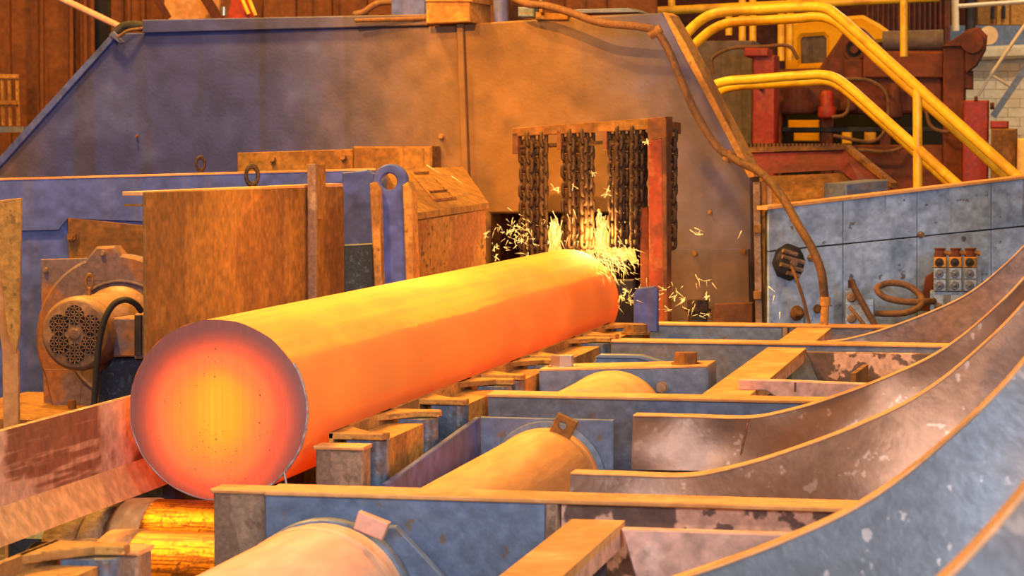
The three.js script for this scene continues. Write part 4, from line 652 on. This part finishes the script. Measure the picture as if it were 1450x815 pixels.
// ------------------------------------------------------------------ background right
{
  const t = thing('red_tray', 'large dusty red chute tray below the handrails', 'tray');
  const q = (x, y, w) => P(x, y, w);
  part(t, 'front_board', slab([q(1058, 216, 15.4), q(1194, 212, 15.4), q(1190, 240, 15.2), q(1066, 247, 15.2)], V(0, 0, -0.03)), M.redDust);
  part(t, 'side_board', slab([q(1194, 211, 15.4), q(1206, 214, 15.4), q(1262, 268, 14.6), q(1222, 268, 14.6), q(1189, 240, 15.2)], V(0.01, 0, -0.03)), M.redDust);
  part(t, 'rim', [bar(q(1056, 212, 15.4), q(1200, 208, 15.4), 0.05, 0.03), bar(q(1200, 208, 15.4), q(1266, 262, 14.6), 0.04, 0.03)], M.rust, 'notched rusty rim');
  const teeth = []; for (let k = 0; k < 26; k++) { const x = 1058 + k * 5.4; teeth.push(bar(q(x, 203, 15.42), q(x, 211, 15.42), 0.03, 0.012, V(0, 0, 1))); } part(t, 'rim_teeth', teeth, M.rust);
  part(t, 'floor_board', slab([q(1060, 250, 15.2), q(1210, 244, 15.2), q(1235, 300, 14.8), q(1060, 310, 14.8)], V(0, 0, -0.04)), M.rust);
  part(t, 'stand', box(q(1070, 300, 15.3).x, q(1230, 300, 15.3).x, 0, q(1070, 310, 15.3).y, -15.5, -15.3), M.oxide); done(t);
}
const toFloor = (x0, x1, y, w, t = 0.15) => box(P(x0, y, w).x, P(x1, y, w).x, 0, P(x0, y, w).y, -w - t, -w, 0.01);
{
  const c = thing('red_cabinet', 'bright red control column left of the manipulator', 'cabinet'); part(c, 'column', toFloor(1066, 1098, 78, 18, 0.3), M.red); part(c, 'head', pbox(1054, 68, 1088, 80, 17.95, 0.35, 0.01), M.red); part(c, 'knob', rod(P(1078, 126, 18), P(1078, 126, 17.97), 0.015), M.black); done(c);
  one('grey_cabinet', toFloor(985, 1066, 58, 19, 0.5), M.greyWall, 'tall grey cabinet behind the housing corner and red column', 'cabinet');
  const m = thing('manipulator', 'red-brown forging manipulator machine behind the handrails', 'machine'), w = 18.6, pl = Zp(w);
  part(m, 'body', plate([[1100, 98], [1160, 96], [1186, 58], [1196, 42], [1208, 36], [1222, 40], [1236, 56], [1250, 72], [1336, 72], [1336, 160], [1100, 160]], pl, 0.6, 0.02), M.oxide);
  const c0 = P(1210, 70, w); part(m, 'pivot_recess', new THREE.TorusGeometry(0.075, 0.018, 10, 32).translate(c0.x, c0.y, c0.z), M.oxide); part(m, 'pivot_hole', rod(c0.clone().add(V(0, 0, -0.005)), c0.clone().add(V(0, 0, 0.004)), 0.072, 0.072, 30), M.black); part(m, 'pivot_pin', rod(c0.clone(), c0.clone().add(V(0, 0, 0.03)), 0.03), M.oxide);
  part(m, 'rib', pbox(1196, 84, 1222, 112, w - 0.04, 0.05, 0.01), M.oxide); part(m, 'step_plate', pbox(1222, 74, 1336, 110, w - 0.08, 0.1, 0.01), M.oxide);
  part(m, 'column', toFloor(1336, 1366, 64, w - 0.12, 0.5), M.oxide);
  part(m, 'head_arm', plate([[1334, 66], [1370, 42], [1386, 38], [1398, 50], [1396, 70], [1384, 92], [1368, 104], [1366, 66]], shift(pl, 0.16), 0.12, 0.01), M.oxide); const hc = P(1377, 60, w - 0.16); part(m, 'pin_cover', rod(hc, hc.clone().add(V(0, 0, 0.03)), 0.085, 0.08, 30), M.oxide); part(m, 'arm_lug', pbox(1360, 100, 1378, 126, w - 0.1, 0.1, 0.01), M.oxide);
  const g0 = P(1250, 58, 18.9), g1 = P(1336, 56, 18.9); part(m, 'grey_cylinder', rod(g0, g1, 0.075, 0.075, 28), M.greyWall, 'grey hydraulic cylinder');
  // lower works: pump bodies and dark gaps
  for (const [x0, x1, y0, y1] of [[1104, 1152, 118, 162], [1158, 1184, 128, 168], [1190, 1216, 124, 158], [1254, 1278, 118, 168]]) { const a = P((x0 + x1) / 2, y1, w - 0.12), b = P((x0 + x1) / 2, y0, w - 0.12), r = (x1 - x0) / 2 * w / F; part(m, 'pump_body', lathe([[0.001, 0], [r * 0.8, 0], [r, 0.02], [r, a.distanceTo(b) * 0.4], [r * 0.75, a.distanceTo(b) * 0.45], [r * 0.75, a.distanceTo(b) * 0.8], [r * 0.5, a.distanceTo(b)], [0.001, a.distanceTo(b)]], a, V(0, 1, 0)), x0 === 1158 ? M.red : M.oxide); }
  part(m, 'leg', toFloor(1162, 1180, 160, w, 0.2), M.oxide); part(m, 'leg', toFloor(1100, 1108, 150, w, 0.3), M.oxide); part(m, 'leg', toFloor(1246, 1262, 160, w, 0.2), M.oxide);
  part(m, 'skirt', pbox(1180, 205, 1336, 300, w - 0.05, 0.3, 0.01), M.oxide); part(m, 'cross_bar', pbox(1108, 180, 1336, 187, w - 0.02, 0.1, 0.006), M.dark); part(m, 'bed', toFloor(1100, 1366, 268, w + 0.05, 0.4), M.oxide);
  const hoses = [[[1185, 112], [1230, 114], [1252, 128], [1258, 150], [1250, 190], [1235, 200], [1180, 192]], [[1198, 128], [1202, 150], [1196, 162], [1178, 166]], [[1310, 150], [1318, 178], [1334, 186], [1360, 184]], [[1010, 105], [1008, 84], [1030, 70], [1080, 66], [1118, 66], [1130, 84]], [[1215, 212], [1260, 214], [1285, 206]]];
  for (const h of hoses) part(m, 'hose', tube(h.map(([x, y]) => P(x, y, w - 0.3)), 0.014, 60), M.hose); done(m);
  one('white_disc', rod(P(1400, 50, 19.1), P(1400, 50, 19.0), 0.07, 0.07, 32), M.white, 'white round disc behind the manipulator head', 'disc');
  const sp = thing('red_pillar', 'deep red pillar with bolts right of the manipulator', 'pillar'); part(sp, 'pillar', toFloor(1364, 1400, 142, 17.8, 0.2), M.red); part(sp, 'knob', rod(P(1402, 150, 17.7), P(1408, 150, 17.7), 0.025), M.oxide); part(sp, 'spike', rod(P(1382, 142, 17.8), P(1382, 136, 17.8), 0.012), M.oxide); done(sp);
  one('brown_bin', toFloor(1403, 1440, 182, 17.4, 0.5), M.rust, 'brown steel bin at the right edge below the blue strut', 'bin');
  one('yellow_post', toFloor(1441, 1462, 196, 17.2, 0.15), M.yellow, 'yellow painted post cut off by the right edge', 'post');
  // yellow cab
  const y = thing('yellow_cab', 'bright yellow vehicle cab with a rounded window behind the manipulator', 'cab'), yp = Zp(21.5);
  const win = px2([[1136, 52], [1166, 50], [1170, 54], [1170, 88], [1134, 90], [1133, 56]], yp);
  part(y, 'cab_wall', plate([[1112, 34], [1135, 28], [1222, 21], [1246, 34], [1276, 56], [1240, 60], [1216, 120], [1112, 120]], yp, 0.7, 0.03, [win]), M.cab); part(y, 'window_glass', plateW(win, shift(yp, -0.05), 0.02, 0), M.greyWall);
  part(y, 'chassis', toFloor(1100, 1345, 118, 21.6, 0.6), M.black); part(y, 'side_panel', pbox(1116, 170, 1160, 182, 21.4, 0.04, 0.01), M.cab); part(y, 'side_panel', pbox(1124, 188, 1160, 200, 21.4, 0.04, 0.01), M.cab); part(y, 'side_panel', pbox(1192, 186, 1206, 204, 21.4, 0.04, 0.01), M.yellow); part(y, 'side_panel', pbox(1224, 184, 1240, 200, 21.4, 0.04, 0.01), M.yellow); done(y);
  const po = thing('walkway_railing', 'yellow walkway railing along the top right background', 'railing');
  part(po, 'top_rail', rod(P(880, 18, 20), P(1330, -4, 20), 0.035), M.yellow);
  for (const [x, y0, y1] of [[951, -10, 60], [1051, -10, 80], [1066, -10, 66], [1106, 4, 86], [1119, -4, 86], [1032, 18, 50]]) part(po, 'post', rod(P(x, y0, 20), P(x, y1, 20), 0.028), M.yellow); 
  part(po, 'long_post', rod(P(1480, -4, 20), P(1480, 300, 20), 0.05), M.yellow); po.remove(po.children[po.children.length - 1]); done(po);
  one('orange_upright', rod(P(1280, -20, 17), P(1280, 80, 17), 0.026), M.yellow, 'orange upright tube hanging behind the top handrail', 'tube');
}
{ // right background wall and its fittings
  const w = 27, wl = thing('white_wall', 'pale block wall at the far right of the hall', 'wall');
  part(wl, 'backing', pbox(1340, 84, 1560, 420, w + 0.06, 0.2, 0), M.white);
  for (let r = 0; r < 9; r++) for (let k = 0; k < 6; k++) { const x0 = 1342 + k * 34 - (r % 2) * 17, y0 = 88 + r * 13; part(wl, 'block', pbox(x0 + 0.2, y0 + 0.2, x0 + 33.8, y0 + 12.8, w + rr(0, 0.006), 0.08, 0.004), M.white); }
  part(wl, 'ledge', plate([[1340, 68], [1560, 58], [1560, 78], [1340, 86]], Zp(w - 0.2), 0.3, 0.03), M.white, 'pale rounded ledge'); part(wl, 'blue_band', pbox(1340, 36, 1560, 68, w - 0.05, 0.2, 0.01), M.blue, 'blue band'); done(wl);
  const dr = thing('brown_doors', 'brown cupboard doors above the blue band at the upper right', 'doors'); for (const [a, b] of [[1384, 1410], [1411, 1430], [1431, 1470]]) { part(dr, 'door', pbox(a, -20, b, 36, w + 0.02, 0.1, 0.01), M.pan); } for (const x of [1406, 1421]) part(dr, 'handle', rod(P(x, 8, w - 0.02), P(x, 26, w - 0.02), 0.02), M.dark); done(dr);
  one('white_pole', rod(P(1352, -20, 24), P(1353, 44, 24), 0.035), M.white, 'pale vertical pole left of the brown doors', 'pole');
  one('white_rail', rod(P(1354, 9, 24), P(1470, 1, 24), 0.02), M.white, 'thin pale rail across the brown doors', 'rail');
  const st = P(1462, 82, 20), su = P(1406, 165, 20); one('blue_strut', bar(st, su, 0.06, 0.05), M.blue, 'blue diagonal strut at the right edge', 'strut');
  one('stay_rod', [rod(P(1455, 30, 19), P(1403, 106, 19), 0.014), rod(P(1403, 106, 19), P(1385, 136, 19), 0.01), rod(P(1403, 106, 19), P(1430, 122, 19), 0.01)], M.white, 'pale thin forked stay rod at the right edge', 'rod');
  one('red_case', pbox(1402, 171, 1428, 182, 17.5, 0.2, 0.01), M.red, 'small red and white case on top of the brown bin', 'case');
  one('mesh_wall', [pbox(1225, -40, 1345, 190, 25.5, 0.1, 0), ...Array.from({ length: 16 }, (_, k) => rod(P(1228 + k * 7.4, -40, 25.45), P(1228 + k * 7.4, 70, 25.45), 0.014, 0.014, 8))], M.oxide, 'dark ribbed partition behind the grey cylinder', 'partition');
  one('dark_pipe', rod(P(1374, -20, 25), P(1374, 60, 25), 0.05), M.dark, 'dark vertical pipe beside the pale pole', 'pipe');
}
// ------------------------------------------------------------------ background left and top
{
  const w = 19, cl = thing('cladding', 'orange-brown ribbed wall cladding at the upper left', 'cladding');
  const xs = [-60, 14, 55, 98, 112, 128, 156, 176, 205, 232, 262, 300, 340, 372, 420, 470, 520, 575, 640, 720, 800, 860, 930];
  for (let k = 0; k < xs.length - 1; k++) { const deepk = [0, 0.06, 0.02, 0.25, 0.02, 0.4, 0.04][k % 7]; part(cl, 'sheet', toFloorZ(xs[k] + 0.5, xs[k + 1] - 0.5, w + deepk), k % 7 === 5 && k < 8 ? M.dark : M.sheet); }
  for (const x of [58, 100, 120, 130, 182, 202]) part(cl, 'rib', rod(P(x, -60, w - 0.02), V(P(x, 100, w - 0.02).x, 0, -w + 0.02), 0.02), M.sheet); done(cl);
  function toFloorZ(x0, x1, ww) { return box(P(x0, 100, ww).x, P(x1, 100, ww).x, 0, 3.2, -ww - 0.06, -ww, 0.01); }
  const rr1 = thing('side_ladder', 'small barred ladder at the left edge above the frame', 'ladder'); for (const x of [-8, 3, 13, 24]) part(rr1, 'stile', bar(P(x, 107, 17.2), P(x + 2, 178, 17.2), 0.02, 0.02, V(0, 0, 1)), M.pan); for (const y of [108, 145]) part(rr1, 'rung', bar(P(-14, y, 17.18), P(26, y, 17.18), 0.03, 0.03), M.pan); done(rr1);
  one('grey_rail', bar(P(-30, 184, 16), P(36, 183, 16), 0.06, 0.04), M.steelBlue, 'short grey rail at the left edge above the frame', 'rail');
  one('pale_pipe', ptube([[78, -6, 15], [120, 14, 15], [168, 37, 15]], 0.022), M.dustPale, 'pale slanting pipe at the upper left', 'pipe');
  one('bright_sheet', plate([[232, -20], [312, -20], [308, 26], [232, 30]], Zp(17.5), 0.05, 0.006), M.dust, 'brightly lit tan sheet above the left end of the housing', 'sheet');
  one('slant_brace', bar(P(220, -6, 17.3), P(238, 26, 17.3), 0.03, 0.05), M.oxide, 'dark slanting brace on the tan sheet', 'brace');
  one('slant_brace', bar(P(288, -8, 17.3), P(310, 28, 17.3), 0.03, 0.07), M.oxide, 'wide dark slanting brace right of the tan sheet', 'brace');
  const ov = thing('orange_valve', 'orange-red valve body with a bright handle above the housing top', 'valve'); part(ov, 'body', hull([P(322, 26, 15.5), P(362, 26, 15.5), P(346, -10, 15.5), P(330, -10, 15.5), P(322, 26, 15.8), P(362, 26, 15.8)]), M.red); part(ov, 'handle', rod(P(350, -8, 15.4), P(362, 22, 15.4), 0.012), M.yellow); part(ov, 'handle', rod(P(340, -8, 15.4), P(352, 20, 15.4), 0.012), M.yellow); part(ov, 'ring', rod(P(317, 10, 15.4), P(317, 22, 15.4), 0.02), M.silver); done(ov);
}
// ------------------------------------------------------------------ sparks
{
  const hot = new THREE.MeshStandardMaterial({ color: 0x000000, emissive: new THREE.Color(1, 0.62, 0.18), emissiveIntensity: 5 });
  const white = new THREE.MeshStandardMaterial({ color: 0x000000, emissive: new THREE.Color(1, 0.52, 0.12), emissiveIntensity: 3.4 });
  const needle = (p, dir, len, r) => { const g = new THREE.ConeGeometry(r * 0.62, len, 5, 1); g.applyQuaternion(new THREE.Quaternion().setFromUnitVectors(V(0, 1, 0), dir.clone().normalize())); return g.translate(p.x, p.y, p.z); };
  const list = [], bright = [], sp = (l, x, y, w, ang, len, r) => { const a = P(x, y, w), b = P(x + Math.cos(ang) * 10, y + Math.sin(ang) * 10, w); l.push(needle(a, b.sub(a), len, r)); };
  const g2 = () => (rnd() + rnd() + rnd() - 1.5) / 1.5;
  for (let k = 0; k < 300; k++) sp(k % 3 ? bright : list, 866 + g2() * 52, 370 + g2() * 40, rr(11.7, 12.5), rr(0.2, 1.6), rr(0.015, 0.06), rr(0.0012, 0.0028));
  for (let k = 0; k < 300; k++) { const c = [785, 848, 815, 880][k % 4]; sp(bright, c + g2() * (c === 815 ? 40 : 14), 330 + g2() * 34, rr(12.3, 12.6), rr(1.1, 2.0), rr(0.02, 0.06), rr(0.0015, 0.004)); }
  for (let k = 0; k < 90; k++) sp(list, 735 + g2() * 50, 330 + g2() * 40, rr(11.9, 12.4), rr(0, 3.14), rr(0.012, 0.04), rr(0.0012, 0.0028));
  for (const [x, y] of [[690, 330], [720, 328], [740, 340], [784, 266], [790, 270], [812, 262], [838, 246], [860, 270], [858, 275], [702, 350], [703, 365], [917, 201], [886, 412], [893, 425], [880, 420], [1000, 420], [955, 420], [965, 425], [990, 330]]) { const n = 3 + Math.floor(rnd() * 4); for (let k = 0; k < n; k++) sp(bright, x + rr(-2, 2), y + rr(-2, 2), 12.0, rr(0, 6.28), rr(0.02, 0.045), 0.0022); }
  for (let k = 0; k < 60; k++) sp(list, rr(870, 1005), rr(395, 450), rr(11.7, 12.2), rr(0, 3.14), rr(0.015, 0.05), rr(0.001, 0.002));
  for (const [x, y, a, l] of [[615, 240, 0.55, 0.09], [648, 255, 0.6, 0.075], [984, 330, 0.6, 0.06], [990, 325, 0.4, 0.05], [1047, 333, 2.0, 0.05], [988, 395, 1.1, 0.05], [1012, 405, 0.9, 0.04], [1094, 410, 0.7, 0.05], [1095, 424, 1.8, 0.04], [1104, 447, 1.6, 0.04], [965, 418, 0.7, 0.07], [962, 430, 2.6, 0.06]]) sp(bright, x, y, 11.9, a, l, 0.0022);
  const o = new THREE.Mesh(mergeGeometries(list.concat(bright)), white); o.name = 'glowing_sparks'; o.userData.kind = 'stuff'; scene.add(tag(o, 'shower of yellow-white sparks flying from the billet under the chains', 'sparks'));
  // flames licking up behind the chains
  const fl = []; for (const [x, y0, y1, r] of [[783, 362, 306, 0.022], [790, 362, 318, 0.03], [800, 362, 335, 0.03], [818, 362, 330, 0.035], [835, 362, 326, 0.03], [848, 362, 296, 0.026], [856, 366, 304, 0.026], [868, 366, 324, 0.03], [882, 370, 322, 0.028], [895, 374, 330, 0.022]]) { const a = P(x, y0, 12.62), b = P(x + rr(-3, 3), y1, 12.62), h = a.distanceTo(b); const g = lathe([[0.001, 0], [r * 0.8, h * 0.1], [r, h * 0.3], [r * 0.6, h * 0.6], [r * 0.35, h * 0.8], [0.001, h]], a, b.clone().sub(a)); const p = g.attributes.position; for (let i = 0; i < p.count; i++) { const y = p.getY(i); p.setX(i, p.getX(i) + 0.008 * Math.sin(y * 60 + x)); p.setZ(i, p.getZ(i) + 0.008 * Math.cos(y * 55 + x)); } fl.push(g); }
  const f = one('flame', fl, new THREE.MeshStandardMaterial({ color: 0x000000, emissive: new THREE.Color(1, 0.52, 0.08), emissiveIntensity: 1.35 }), 'yellow flames licking up behind the chain curtain', 'flame');
  const L = new THREE.PointLight(new THREE.Color(1, 0.5, 0.12), 2.2, 0, 2); const lp = P(840, 335, 12.25); L.position.copy(lp); L.shadow.radius = 4; L.castShadow = true; scene.add(L);
}
renderer.render(scene, camera);
